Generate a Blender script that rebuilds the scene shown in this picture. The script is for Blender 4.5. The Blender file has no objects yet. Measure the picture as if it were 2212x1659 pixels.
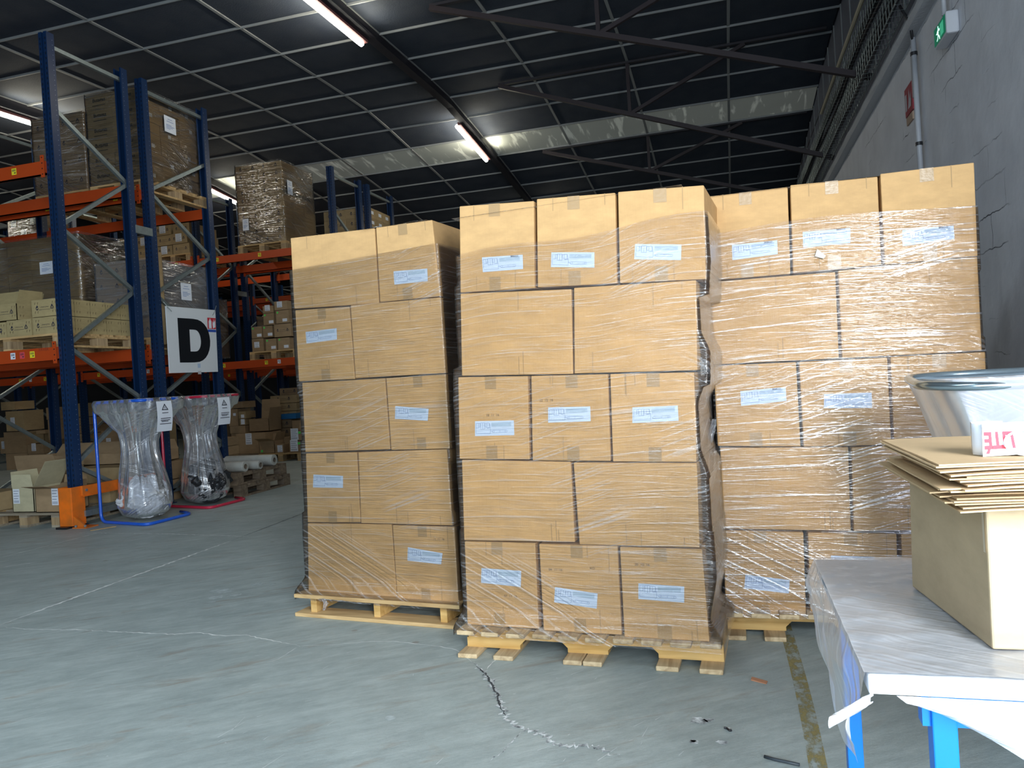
import bpy, bmesh, math, random
import numpy as np
from mathutils import Vector, Matrix, noise
random.seed(7)
S = bpy.context.scene
COL = S.collection

# ------------------------------------------------------------------ camera
F, CX, CY, H = 1640.0, 1106.0, 829.5, 1.2
_d = Vector((467, 39.5, -F)).normalized()
_r = Vector((5706, 341, F)); _r = (_r - _d * _r.dot(_d)).normalized()
_u = _r.cross(_d)
RW = Matrix((_r, _d, _u))                 # camera axes -> world (X right, Y depth, Z up)
cam = bpy.data.cameras.new('camera')
cam.sensor_fit = 'HORIZONTAL'; cam.sensor_width = 36.0; cam.lens = 36.0 * F / 2212.0
cam.clip_start = 0.05; cam.clip_end = 200
camo = bpy.data.objects.new('camera', cam); COL.objects.link(camo)
camo.matrix_world = Matrix.Translation((0, 0, H)) @ RW.to_4x4()
S.camera = camo

# ------------------------------------------------------------------ colour management, world, lights
S.view_settings.view_transform = 'Standard'
S.view_settings.look = 'None'
S.view_settings.gamma = 1.0
S.view_settings.use_curve_mapping = False
S.view_settings.exposure = 0.0
c_ = S.cycles
c_.max_bounces = 5; c_.diffuse_bounces = 3; c_.glossy_bounces = 2; c_.transmission_bounces = 2; c_.transparent_max_bounces = 10
c_.caustics_reflective = False; c_.caustics_refractive = False; c_.sample_clamp_indirect = 6
c_.use_adaptive_sampling = True; c_.adaptive_threshold = .1; c_.adaptive_min_samples = 20; c_.use_denoising = True

w = bpy.data.worlds.new('sky'); S.world = w; w.use_nodes = True
wb = w.node_tree.nodes['Background']; wb.inputs[0].default_value = (0.62, 0.78, 1.0, 1); wb.inputs[1].default_value = 0.9

def area(name, loc, target, sx, sy, power, color, spread=180):
    l = bpy.data.lights.new(name, 'AREA'); l.shape = 'RECTANGLE'; l.size = sx; l.size_y = sy
    l.energy = power; l.color = color; l.spread = math.radians(spread)
    o = bpy.data.objects.new(name, l); COL.objects.link(o); o.location = loc
    o.rotation_euler = (Vector(target) - Vector(loc)).to_track_quat('-Z', 'Y').to_euler()
    return o
# daylight entering through the dock door in the right wall (beside and behind the camera)
area('dock_daylight', (1.58, -1.35, 1.85), (-1.9, 2.4, 0.2), 1.1, 2.2, 330, (0.90, 0.96, 1.0))
# daylight entering through the wide door behind the camera
area('rear_daylight', (-0.9, -3.45, 2.1), (-2.6, 4.0, -0.4), 4.2, 3.2, 235, (0.70, 0.86, 1.0))
# added overhead fill that brightens the near floor; the roof is closed here
area('floor_fill', (-4.3, -0.8, 5.1), (-4.6, 1.0, 0.0), 6.0, 1.0, 150, (0.76, 0.91, 1.0))

# ------------------------------------------------------------------ pixel -> point helpers (used to take real positions)
def ray(x, y):
    return RW @ Vector((x - CX, -(y - CY), -F))
def at_y(x, y, Y):
    v = ray(x, y); return v * (Y / v.y) + Vector((0, 0, H))
def at_x(x, y, X):
    v = ray(x, y); return v * (X / v.x) + Vector((0, 0, H))
def at_z(x, y, z=0.0):
    v = ray(x, y); return v * ((z - H) / v.z) + Vector((0, 0, H))
def at_plane(x, y, p, n):
    v = ray(x, y); c = Vector((0, 0, H)); return c + v * ((Vector(p) - c).dot(n) / v.dot(n))

# ------------------------------------------------------------------ materials
MATS = {}
def mat(name, col, rough=0.6, metal=0.0, spec=0.5, var=0.0, nscale=20.0, ncol=None, namt=0.0, bump=0.0, bscale=80.0, bstretch=(1,1,1), emis=None, estr=0.0, coat=0.0):
    if name in MATS: return MATS[name]
    m = bpy.data.materials.new(name); m.use_nodes = True; MATS[name] = m
    nt = m.node_tree; N = nt.nodes; L = nt.links
    b = N['Principled BSDF']
    b.inputs['Base Color'].default_value = (*col, 1); b.inputs['Roughness'].default_value = rough
    b.inputs['Metallic'].default_value = metal; b.inputs['Specular IOR Level'].default_value = spec
    b.inputs['Coat Weight'].default_value = coat
    tc = N.new('ShaderNodeTexCoord')
    src = None
    if namt > 0:
        n = N.new('ShaderNodeTexNoise'); n.inputs['Scale'].default_value = nscale; n.inputs['Detail'].default_value = 6
        L.new(tc.outputs['Object'], n.inputs['Vector'])
        r = N.new('ShaderNodeValToRGB'); r.color_ramp.elements[0].position = .35; r.color_ramp.elements[1].position = .68
        r.color_ramp.elements[0].color = (0, 0, 0, 1); r.color_ramp.elements[1].color = (namt, namt, namt, 1)
        L.new(n.outputs['Fac'], r.inputs['Fac'])
        mx = N.new('ShaderNodeMix'); mx.data_type = 'RGBA'
        L.new(r.outputs['Color'], mx.inputs[0]); mx.inputs[6].default_value = (*col, 1); mx.inputs[7].default_value = (*(ncol or tuple(c * .6 for c in col)), 1)
        src = mx.outputs[2]
    if var > 0:
        oi = N.new('ShaderNodeObjectInfo'); hs = N.new('ShaderNodeHueSaturation')
        mp = N.new('ShaderNodeMapRange'); mp.inputs['To Min'].default_value = 1 - var; mp.inputs['To Max'].default_value = 1 + var
        L.new(oi.outputs['Random'], mp.inputs['Value']); L.new(mp.outputs[0], hs.inputs['Value'])
        if src: L.new(src, hs.inputs['Color'])
        else: hs.inputs['Color'].default_value = (*col, 1)
        src = hs.outputs['Color']
    if src: L.new(src, b.inputs['Base Color'])
    if bump > 0:
        mpg = N.new('ShaderNodeMapping'); mpg.inputs['Scale'].default_value = bstretch
        n2 = N.new('ShaderNodeTexNoise'); n2.inputs['Scale'].default_value = bscale; n2.inputs['Detail'].default_value = 4
        L.new(tc.outputs['Object'], mpg.inputs['Vector']); L.new(mpg.outputs[0], n2.inputs['Vector'])
        bp = N.new('ShaderNodeBump'); bp.inputs['Strength'].default_value = bump; bp.inputs['Distance'].default_value = .01
        L.new(n2.outputs['Fac'], bp.inputs['Height']); L.new(bp.outputs[0], b.inputs['Normal'])
    if emis:
        b.inputs['Emission Color'].default_value = (*emis, 1); b.inputs['Emission Strength'].default_value = estr
    return m

def M_card(name, col, var=.06, flute=True):
    if name in MATS: return MATS[name]
    m = bpy.data.materials.new(name); m.use_nodes = True; MATS[name] = m
    N = m.node_tree.nodes; L = m.node_tree.links; b = N['Principled BSDF']
    b.inputs['Roughness'].default_value = .75; b.inputs['Specular IOR Level'].default_value = .25
    tc = N.new('ShaderNodeTexCoord')
    n = N.new('ShaderNodeTexNoise'); n.inputs['Scale'].default_value = 7; n.inputs['Detail'].default_value = 8; n.inputs['Roughness'].default_value = .65
    mp = N.new('ShaderNodeMapping'); mp.inputs['Scale'].default_value = (1, 1, 2.2)
    L.new(tc.outputs['Object'], mp.inputs[0]); L.new(mp.outputs[0], n.inputs['Vector'])
    r = N.new('ShaderNodeValToRGB'); r.color_ramp.elements[0].position = .3; r.color_ramp.elements[1].position = .72
    r.color_ramp.elements[0].color = (*[c * .86 for c in col], 1); r.color_ramp.elements[1].color = (*[min(1, c * 1.1) for c in col], 1)
    L.new(n.outputs['Fac'], r.inputs['Fac'])
    oi = N.new('ShaderNodeObjectInfo'); hs = N.new('ShaderNodeHueSaturation')
    mr = N.new('ShaderNodeMapRange'); mr.inputs['To Min'].default_value = 1 - var; mr.inputs['To Max'].default_value = 1 + var
    L.new(oi.outputs['Random'], mr.inputs['Value']); L.new(mr.outputs[0], hs.inputs['Value']); L.new(r.outputs['Color'], hs.inputs['Color'])
    L.new(hs.outputs['Color'], b.inputs['Base Color'])
    if flute:   # faint vertical fluting of corrugated board
        mp2 = N.new('ShaderNodeMapping'); mp2.inputs['Scale'].default_value = (150, 150, 1.5)
        n2 = N.new('ShaderNodeTexNoise'); n2.inputs['Scale'].default_value = 1.0; n2.inputs['Detail'].default_value = 2
        L.new(tc.outputs['Object'], mp2.inputs[0]); L.new(mp2.outputs[0], n2.inputs['Vector'])
        bp = N.new('ShaderNodeBump'); bp.inputs['Strength'].default_value = .15; bp.inputs['Distance'].default_value = .004
        L.new(n2.outputs['Fac'], bp.inputs['Height']); L.new(bp.outputs[0], b.inputs['Normal'])
    return m

def M_film(name, base=.010, lines=.33, milky=.085, tint=(.945, .91, .85), rough=.19, vscale=150.0, uscale=2.4, slant=0.0, bump=.6, gloss=1.0):
    """clear stretch film: fine wrinkles along the winding direction (uv in metres)"""
    if name in MATS: return MATS[name]
    m = bpy.data.materials.new(name); m.use_nodes = True; MATS[name] = m
    nt = m.node_tree; N = nt.nodes; L = nt.links; N.clear()
    out = N.new('ShaderNodeOutputMaterial'); uv = N.new('ShaderNodeUVMap')
    def wr(rot, us, vs, seed, det=2.0, dist=.4):
        mp = N.new('ShaderNodeMapping'); mp.vector_type = 'POINT'
        mp.inputs['Rotation'].default_value = (0, 0, rot)
        mp2 = N.new('ShaderNodeMapping'); mp2.inputs['Scale'].default_value = (us, vs, 1); mp2.inputs['Location'].default_value = (seed, seed * 2.3, seed)
        n = N.new('ShaderNodeTexNoise'); n.inputs['Scale'].default_value = 1; n.inputs['Detail'].default_value = det; n.inputs['Distortion'].default_value = dist
        L.new(uv.outputs[0], mp.inputs[0]); L.new(mp.outputs[0], mp2.inputs[0]); L.new(mp2.outputs[0], n.inputs['Vector'])
        return n.outputs['Fac']
    def mth(op, a, b=None, c=None, clamp=False):
        x = N.new('ShaderNodeMath'); x.operation = op; x.use_clamp = clamp
        for i, v in enumerate((a, b, c)):
            if v is None: continue
            if isinstance(v, (int, float)): x.inputs[i].default_value = v
            else: L.new(v, x.inputs[i])
        return x.outputs[0]
    def ramp(v, a, b_):
        x = N.new('ShaderNodeMapRange'); x.interpolation_type = 'SMOOTHSTEP'; x.inputs['From Min'].default_value = a; x.inputs['From Max'].default_value = b_
        L.new(v, x.inputs['Value']); return x.outputs[0]
    fine = wr(slant, uscale, vscale, 1.7)
    fine2 = wr(slant + .10, uscale * 1.3, vscale * 1.7, 5.1)
    diag = wr(.50, .7, 95, 3.3, 1.0, 0)
    diag2 = wr(-.3, .9, 105, 9.3, 1.0, 0)
    big = wr(.2, 1.1, 1.6, 7.9, 0.0, 0)
    big2 = wr(.9, 1.3, 1.9, 2.2, 0.0, 0)
    dm = ramp(big, .50, .60); dm2 = ramp(big2, .53, .63)
    l1 = ramp(fine, .56, .72); l1b = ramp(fine2, .60, .74)
    l2 = mth('MULTIPLY', ramp(diag, .52, .66), dm); l3 = mth('MULTIPLY', ramp(diag2, .54, .68), dm2)
    allr = mth('MAXIMUM', mth('MAXIMUM', l1, l1b), mth('MAXIMUM', l2, l3))
    hgt = mth('ADD', mth('ADD', fine, mth('MULTIPLY', fine2, .5)), mth('MULTIPLY', mth('MULTIPLY', diag, dm), 1.2))
    bp = N.new('ShaderNodeBump'); bp.inputs['Strength'].default_value = bump; bp.inputs['Distance'].default_value = .005
    L.new(hgt, bp.inputs['Height'])
    tr = N.new('ShaderNodeBsdfTransparent'); tr.inputs[0].default_value = (*tint, 1)
    gl = N.new('ShaderNodeBsdfGlossy'); gl.inputs['Roughness'].default_value = rough; gl.inputs[0].default_value = (1, 1, 1, 1)
    L.new(bp.outputs[0], gl.inputs['Normal'])
    df = N.new('ShaderNodeBsdfDiffuse'); df.inputs[0].default_value = (.86, .88, .93, 1); L.new(bp.outputs[0], df.inputs['Normal'])
    fr = N.new('ShaderNodeFresnel'); fr.inputs['IOR'].default_value = 1.45; L.new(bp.outputs[0], fr.inputs['Normal'])
    g = mth('ADD', mth('MULTIPLY', fr.outputs[0], gloss), mth('MULTIPLY', allr, lines * .35), clamp=True)
    m1 = N.new('ShaderNodeMixShader'); L.new(g, m1.inputs[0]); L.new(tr.outputs[0], m1.inputs[1]); L.new(gl.outputs[0], m1.inputs[2])
    d = mth('ADD', mth('MULTIPLY', allr, milky), base, clamp=True)
    m2 = N.new('ShaderNodeMixShader'); L.new(d, m2.inputs[0]); L.new(m1.outputs[0], m2.inputs[1]); L.new(df.outputs[0], m2.inputs[2])
    L.new(m2.outputs[0], out.inputs[0])
    return m

CARD = M_card('cardboard_tan', (.61, .375, .168))
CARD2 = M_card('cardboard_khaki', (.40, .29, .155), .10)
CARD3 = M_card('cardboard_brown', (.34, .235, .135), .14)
CARDW = M_card('cardboard_pale', (.55, .50, .33), .03)
CARDG = M_card('cardboard_olive', (.43, .34, .17), .03, False)
CARDIN = M_card('cardboard_inner', (.62, .50, .32), .05)
TAPE = mat('packing_tape', (.42, .27, .13), .3, bump=.1)
FILM = M_film('stretch_film')
FILM_D = M_film('stretch_film_dense', base=.16, lines=.8, milky=.35, vscale=45, rough=.2, bump=.9)
FILM_L = M_film('stretch_film_load', base=.015, lines=1.1, milky=.05, vscale=40, uscale=1.6, rough=.11, bump=2.2, gloss=2.4)
BLUE = mat('rack_blue', (.004, .024, .082), .38, .0, .5, namt=.5, ncol=(.006, .024, .07), nscale=3)
ORANGE = mat('rack_orange', (.50, .066, .010), .42, namt=.35, ncol=(.45, .05, .01), nscale=4)
ORANGE2 = mat('guard_orange', (.95, .19, .01), .4, namt=.9, ncol=(.5, .14, .02), nscale=6)
GALV = mat('galvanised', (.34, .40, .41), .42, .75, namt=.4, nscale=30)
STEELD = mat('dark_red_steel', (.020, .012, .015), .6)
GIRD = mat('girder_black', (.018, .016, .022), .55)
BAR = mat('grid_bar', (.24, .25, .25), .6, .0)
WHITE = mat('white_paper', (.80, .84, .92), .6)
PAPER = mat('label_paper', (.60, .72, .95), .55, namt=.25, ncol=(.50, .62, .88), nscale=12)
INK = mat('print_ink', (.03, .03, .05), .7)
INKB = mat('blue_ink', (.20, .30, .55), .7)
INKS = mat('smudged_ink', (.42, .55, .74), .7)
YEL = mat('yellow_sticker', (.85, .72, .03), .6)
PINK = mat('red_sticker', (.75, .08, .10), .6)
GREEN = mat('green_sticker', (.10, .75, .12), .6)
BLACK = mat('black_plastic', (.015, .015, .018), .35)
BLUET = mat('blue_tube', (.015, .11, .62), .25, coat=.4)
REDT = mat('red_tube', (.55, .02, .06), .25, coat=.4)
TABB = mat('table_blue_paint', (.0, .16, .62), .35)
BRONZE = mat('cable_dark', (.02, .02, .025), .5)

def M_wood(name, c1, c2, ax=0):
    if name in MATS: return MATS[name]
    m = bpy.data.materials.new(name); m.use_nodes = True; MATS[name] = m
    N = m.node_tree.nodes; L = m.node_tree.links; b = N['Principled BSDF']; b.inputs['Roughness'].default_value = .8
    tc = N.new('ShaderNodeTexCoord'); mp = N.new('ShaderNodeMapping')
    s = [28, 28, 28]; s[ax] = 2.2; mp.inputs['Scale'].default_value = s
    n = N.new('ShaderNodeTexNoise'); n.inputs['Scale'].default_value = 1; n.inputs['Detail'].default_value = 6; n.inputs['Distortion'].default_value = .8
    L.new(tc.outputs['Object'], mp.inputs[0]); L.new(mp.outputs[0], n.inputs['Vector'])
    r = N.new('ShaderNodeValToRGB'); r.color_ramp.elements[0].position = .35; r.color_ramp.elements[1].position = .65
    r.color_ramp.elements[0].color = (*c2, 1); r.color_ramp.elements[1].color = (*c1, 1)
    L.new(n.outputs['Fac'], r.inputs['Fac'])
    oi = N.new('ShaderNodeObjectInfo'); hs = N.new('ShaderNodeHueSaturation'); mr = N.new('ShaderNodeMapRange')
    mr.inputs['To Min'].default_value = .82; mr.inputs['To Max'].default_value = 1.15
    L.new(oi.outputs['Random'], mr.inputs['Value']); L.new(mr.outputs[0], hs.inputs['Value']); L.new(r.outputs['Color'], hs.inputs['Color'])
    L.new(hs.outputs['Color'], b.inputs['Base Color'])
    bp = N.new('ShaderNodeBump'); bp.inputs['Strength'].default_value = .3; bp.inputs['Distance'].default_value = .004
    L.new(n.outputs['Fac'], bp.inputs['Height']); L.new(bp.outputs[0], b.inputs['Normal'])
    return m
WOODX = M_wood('pallet_wood_x', (.62, .42, .20), (.42, .26, .11), 0)
WOODY = M_wood('pallet_wood_y', (.62, .47, .28), (.38, .26, .14), 1)
WOODN = M_wood('pallet_wood_new', (.72, .46, .17), (.54, .31, .09), 0)
WOODB = M_wood('pallet_block', (.50, .36, .20), (.30, .2, .11), 2)
WOODD = M_wood('pallet_wood_dark', (.24, .18, .12), (.14, .1, .07), 0)

# ------------------------------------------------------------------ mesh helpers
class MB:
    def __init__(s): s.v = []; s.f = []; s.uv = []
    def face(s, pts, uv=None):
        i = len(s.v); s.v += [tuple(p) for p in pts]; s.f.append(tuple(range(i, i + len(pts)))); s.uv += list(uv) if uv else [(p[0], p[2]) for p in pts]
        return s
    def hexa(s, p):       # 8 pts: bottom 4 (ccw), top 4
        i = len(s.v); s.v += [tuple(q) for q in p]
        for f in ((3, 2, 1, 0), (4, 5, 6, 7), (0, 1, 5, 4), (1, 2, 6, 5), (2, 3, 7, 6), (3, 0, 4, 7)):
            s.f.append(tuple(i + k for k in f)); s.uv += [(0, 0), (1, 0), (1, 1), (0, 1)]
        return s
    def box(s, x0, x1, y0, y1, z0, z1):
        return s.hexa([(x0, y0, z0), (x1, y0, z0), (x1, y1, z0), (x0, y1, z0), (x0, y0, z1), (x1, y0, z1), (x1, y1, z1), (x0, y1, z1)])
    def bar(s, a, b, w, h, up=(0, 0, 1)):
        a = Vector(a); b = Vector(b); d = (b - a).normalized(); u = Vector(up)
        sd = d.cross(u)
        if sd.length < 1e-4: sd = d.cross(Vector((1, 0, 0)))
        sd.normalize(); u = sd.cross(d).normalized(); sd *= w / 2; u *= h / 2
        return s.hexa([a - sd - u, a + sd - u, b + sd - u, b - sd - u, a - sd + u, a + sd + u, b + sd + u, b - sd + u])
    def tube(s, pts, r, n=10, cap=True, closed=False):
        pts = [Vector(p) for p in pts]; m = len(pts); base = len(s.v); prev = None
        for k, p in enumerate(pts):
            if closed: t = pts[(k + 1) % m] - pts[k - 1]
            else: t = pts[min(k + 1, m - 1)] - pts[max(k - 1, 0)]
            t.normalize()
            if prev is None:
                x = t.cross(Vector((0, 0, 1)));
                if x.length < .1: x = t.cross(Vector((1, 0, 0)))
            else: x = prev - t * prev.dot(t)
            x.normalize(); prev = x; y = t.cross(x)
            rr = r[k] if isinstance(r, (list, tuple)) else r
            for j in range(n):
                a = 2 * math.pi * j / n; s.v.append(tuple(p + x * (math.cos(a) * rr) + y * (math.sin(a) * rr)))
        for k in range(m if closed else m - 1):
            k2 = (k + 1) % m
            for j in range(n):
                a = base + k * n + j; b = base + k * n + (j + 1) % n; c = base + k2 * n + (j + 1) % n; d = base + k2 * n + j
                s.f.append((a, b, c, d)); s.uv += [(0, 0)] * 4
        if cap and not closed:
            s.f.append(tuple(base + j for j in range(n))[::-1]); s.uv += [(0, 0)] * n
            s.f.append(tuple(base + (m - 1) * n + j for j in range(n))); s.uv += [(0, 0)] * n
        return s
    def grid(s, fn, nu, nv, uvf=None, wrap=False):
        base = len(s.v)
        for j in range(nv + 1):
            for i in range(nu if wrap else nu + 1): s.v.append(tuple(fn(i / nu, j / nv)))
        st = nu if wrap else nu + 1
        uvf = uvf or (lambda a, b: (a, b))
        for j in range(nv):
            for i in range(nu):
                i2 = (i + 1) % nu if wrap else i + 1
                s.f.append((base + j * st + i, base + j * st + i2, base + (j + 1) * st + i2, base + (j + 1) * st + i))
                s.uv += [uvf(i / nu, j / nv), uvf((i + 1) / nu, j / nv), uvf((i + 1) / nu, (j + 1) / nv), uvf(i / nu, (j + 1) / nv)]
        return s
    def mesh(s, name, m, smooth=False, origin=None):
        v = s.v
        if origin is not None: v = [(a - origin[0], b - origin[1], c - origin[2]) for a, b, c in v]
        me = bpy.data.meshes.new(name); me.from_pydata(v, [], s.f)
        ul = me.uv_layers.new(name='UVMap')
        if len(s.uv) == len(ul.data): ul.data.foreach_set('uv', [c for q in s.uv for c in q])
        if m: me.materials.append(m)
        if smooth: me.polygons.foreach_set('use_smooth', [True] * len(me.polygons))
        me.update(); return me

def link(name, me, parent=None, loc=None, rot=None):
    o = bpy.data.objects.new(name, me); COL.objects.link(o)
    if parent: o.parent = parent
    if loc is not None: o.location = loc
    if rot is not None: o.rotation_euler = rot
    return o
def build(mb, name, m, parent=None, smooth=False, origin=None, bevel=0, wn=False):
    """origin: world point for the object's origin (top-level) ; parts keep the parent's frame"""
    o = link(name, mb.mesh(name, m, smooth, origin), parent, origin if parent is None else None)
    if bevel:
        b = o.modifiers.new('bevel', 'BEVEL'); b.width = bevel; b.segments = 2; b.limit_method = 'ANGLE'
    return o
def part(mb, name, m, parent, smooth=False, bevel=0, world=True):
    """mesh given in world coordinates, parented to a thing whose transform is a pure translation"""
    og = Vector((0, 0, 0)); p = parent
    while p: og += p.location; p = p.parent
    me = mb.mesh(name, m, smooth, og if world else None)
    o = link(name, me, parent)
    if bevel:
        b = o.modifiers.new('bevel', 'BEVEL'); b.width = bevel; b.segments = 2; b.limit_method = 'ANGLE'
    return o
def tag(o, label, cat, group=None, kind=None):
    if label: o['label'] = label
    if cat: o['category'] = cat
    if group: o['group'] = group
    if kind: o['kind'] = kind
    return o
def empty(name, loc, label=None, cat=None, group=None, kind=None):
    o = bpy.data.objects.new(name, None); COL.objects.link(o); o.location = loc; o.empty_display_size = .1
    return tag(o, label, cat, group, kind)
def dup(o, parent=None, loc=None, rot=None):
    c = o.copy(); COL.objects.link(c); c.parent = parent
    if loc is not None: c.location = loc
    if rot is not None: c.rotation_euler = rot
    for ch in list(o.children): dup(ch, c)
    return c
def text_mesh(txt, size, m, bold=0.0):
    cu = bpy.data.curves.new('t', 'FONT'); cu.body = txt; cu.size = size; cu.align_x = 'CENTER'; cu.align_y = 'CENTER'; cu.offset = bold
    o = bpy.data.objects.new('t', cu); COL.objects.link(o)
    dg = bpy.context.evaluated_depsgraph_get(); me = bpy.data.meshes.new_from_object(o.evaluated_get(dg))
    bpy.data.objects.remove(o); bpy.data.curves.remove(cu)
    me.materials.clear(); me.materials.append(m)
    return me
def text_pts(txt, size, bold=0.0):
    me = text_mesh(txt, size, INK, bold)
    r = ([tuple(v.co) for v in me.vertices], [tuple(p.vertices) for p in me.polygons]); bpy.data.meshes.remove(me)
    return r
def add_text(mb, tp, fn, sc=1.0):
    b = len(mb.v); mb.v += [tuple(fn(x * sc, y * sc)) for x, y, z in tp[0]]
    for f in tp[1]: mb.f.append(tuple(b + k for k in f)); mb.uv += [(0, 0)] * len(f)
def lerp2(q, u, v):      # q: TL TR BR BL (Vectors) ; u right, v up
    tl, tr, br, bl = q
    return (bl.lerp(br, u)).lerp(tl.lerp(tr, u), v)

# ------------------------------------------------------------------ building shell
XW = 1.55          # right wall plane (upper part), block wall face at 1.5
KS = 1.12
GX = [-3.786 + 1.344 * n for n in range(-12, 4)]     # ceiling grid lines along the hall
GX.append(XW)
GX = [x for x in GX if x <= XW]
if GX[-1] - GX[-2] < .2: GX.pop(-2)
GY = [1.0, 1.82, 2.64, 3.46, 4.29, 5.12, 5.94, 6.765, 7.582, 8.40, 9.247, 10.05, 10.80, 11.57, 12.387, 13.22, 14.03, 14.75] + [14.75 + .805 * k for k in range(1, 12)]
PROF = [(-4, 5.18), (6.765, 5.387), (7.582, 5.406), (8.40, 5.428), (9.247, 5.46), (10.05, 5.482), (10.8, 5.488), (11.57, 5.434), (12.387, 5.35), (13.22, 5.261), (14.03, 5.175), (14.75, 5.075), (24.5, 3.95)]
def CZ(y): return float(np.interp(y, [p[0] for p in PROF], [p[1] for p in PROF]))

def floor_mat():
    m = bpy.data.materials.new('concrete_floor'); m.use_nodes = True
    N = m.node_tree.nodes; L = m.node_tree.links; b = N['Principled BSDF']
    tc = N.new('ShaderNodeTexCoord')
    def nz(scale, det, rot=0, st=(1, 1, 1), rough=.6, dist=0):
        mp = N.new('ShaderNodeMapping'); mp.inputs['Rotation'].default_value = (0, 0, rot)
        mp2 = N.new('ShaderNodeMapping'); mp2.inputs['Scale'].default_value = st
        n = N.new('ShaderNodeTexNoise'); n.inputs['Scale'].default_value = scale; n.inputs['Detail'].default_value = det; n.inputs['Roughness'].default_value = rough; n.inputs['Distortion'].default_value = dist
        L.new(tc.outputs['Object'], mp.inputs[0]); L.new(mp.outputs[0], mp2.inputs[0]); L.new(mp2.outputs[0], n.inputs['Vector']); return n.outputs['Fac']
    def rmp(v, p0, p1, c0, c1):
        r = N.new('ShaderNodeValToRGB'); r.color_ramp.elements[0].position = p0; r.color_ramp.elements[1].position = p1
        r.color_ramp.elements[0].color = (*c0, 1); r.color_ramp.elements[1].color = (*c1, 1); L.new(v, r.inputs['Fac']); return r.outputs['Color']
    def mix(f, a, c):
        x = N.new('ShaderNodeMix'); x.data_type = 'RGBA'; L.new(f, x.inputs[0]); L.new(a, x.inputs[6])
        if isinstance(c, tuple): x.inputs[7].default_value = (*c, 1)
        else: L.new(c, x.inputs[7])
        return x.outputs[2]
    base = rmp(nz(2.2, 9, -.6, (1, 2.4, 1), .7), .3, .7, (.33, .395, .39), (.50, .57, .555))
    fine = nz(75, 5, -.6, (.55, 1.5, 1), .8)
    base = mix(rmp(fine, .45, .72, (0, 0, 0), (.6,) * 3), base, (.52, .57, .55))
    streak = rmp(nz(12, 7, -.62, (.45, 1.9, 1), .75), .36, .60, (.42,) * 3, (0, 0, 0)); base = mix(streak, base, (.20, .235, .235))
    brown = rmp(nz(3.4, 6, -.62, (.6, 2.6, 1), .65, .8), .58, .70, (0, 0, 0), (.5,) * 3)
    base = mix(brown, base, (.27, .19, .125))
    fleck = N.new('ShaderNodeTexVoronoi'); fleck.inputs['Scale'].default_value = 7; L.new(tc.outputs['Object'], fleck.inputs['Vector'])
    fl = rmp(fleck.outputs['Distance'], .020, .030, (.55,) * 3, (0, 0, 0)); base = mix(fl, base, (.7, .74, .74))
    dots = N.new('ShaderNodeTexVoronoi'); dots.inputs['Scale'].default_value = 2.3; dots.inputs['Randomness'].default_value = 1; L.new(tc.outputs['Object'], dots.inputs['Vector'])
    dd = rmp(dots.outputs['Distance'], .03, .05, (.5,) * 3, (0, 0, 0)); base = mix(dd, base, (.22, .17, .13))
    dark = rmp(nz(.7, 4, 0, (1, 1, 1), .6), .35, .65, (.22,) * 3, (0, 0, 0)); base = mix(dark, base, (.13, .15, .16))
    L.new(base, b.inputs['Base Color'])
    rr = N.new('ShaderNodeMapRange'); rr.inputs['To Min'].default_value = .38; rr.inputs['To Max'].default_value = .7
    L.new(nz(5, 6), rr.inputs['Value']); L.new(rr.outputs[0], b.inputs['Roughness'])
    bp = N.new('ShaderNodeBump'); bp.inputs['Strength'].default_value = .25; bp.inputs['Distance'].default_value = .006
    L.new(fine, bp.inputs['Height']); L.new(bp.outputs[0], b.inputs['Normal'])
    return m
fl = build(MB().box(-20, 3.5, -9, 24.5, -.2, 0), 'floor', floor_mat(), origin=(0, 0, 0)); tag(fl, None, None, kind='structure')

# joints and cracks in the slab: chipped, filled white or open
CRK = mat('crack_chips', (.80, .84, .84), .8, namt=1.0, ncol=(.10, .11, .12), nscale=45)
CRKD = mat('crack_dark', (.05, .055, .06), .9)
JNT = mat('joint_filler', (.88, .90, .88), .8, namt=.6, ncol=(.40, .43, .42), nscale=14)
def strip(pts, wd, m, seed, jit=.5, step=.02, z=.0015):
    wd *= 1.45
    rnd = random.Random(seed); P = [Vector((p[0], p[1], 0)) for p in pts]; q = []
    for a, b_ in zip(P[:-1], P[1:]):
        n = max(1, int((b_ - a).length / step))
        for i in range(n): q.append(a.lerp(b_, i / n))
    q.append(P[-1]); mb = MB(); L_, R_ = [], []
    for i, p in enumerate(q):
        t = (q[min(i + 1, len(q) - 1)] - q[max(i - 1, 0)]).normalized(); nrm = Vector((-t.y, t.x, 0))
        off = nrm * (rnd.uniform(-1, 1) * wd * jit); e = 1 - abs(2 * i / max(1, len(q) - 1) - 1) ** 6
        L_.append(p + off + nrm * wd * rnd.uniform(.15, .8) * max(.2, e) + Vector((0, 0, z))); R_.append(p + off - nrm * wd * rnd.uniform(.15, .8) * max(.2, e) + Vector((0, 0, z)))
    for i in range(len(q) - 1): mb.face([L_[i], R_[i], R_[i + 1], L_[i + 1]])
    return build(mb, 'crack', m, fl)
def zpts(l): return [at_z(x, y, 0) for x, y in l]
strip([(-4.0, 3.27), (-4.03, 4.36), (-4.05, 5.4)], .014, JNT, 1, .25).name = 'floor_joint'
strip([(-4.05, 5.4), (-4.12, 6.6), (-4.15, 11.5)], .007, CRKD, 2, .2).name = 'floor_joint'
strip([(-5.8, 4.78), (-5.77, 5.2), (-5.75, 5.9)], .007, JNT, 3, .3).name = 'floor_joint'
strip(zpts([(0, 1354), (60, 1360), (170, 1361), (270, 1366), (370, 1371), (430, 1367), (480, 1374), (530, 1372), (560, 1379), (650, 1396)]), .0055, JNT, 4, .6)
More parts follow.
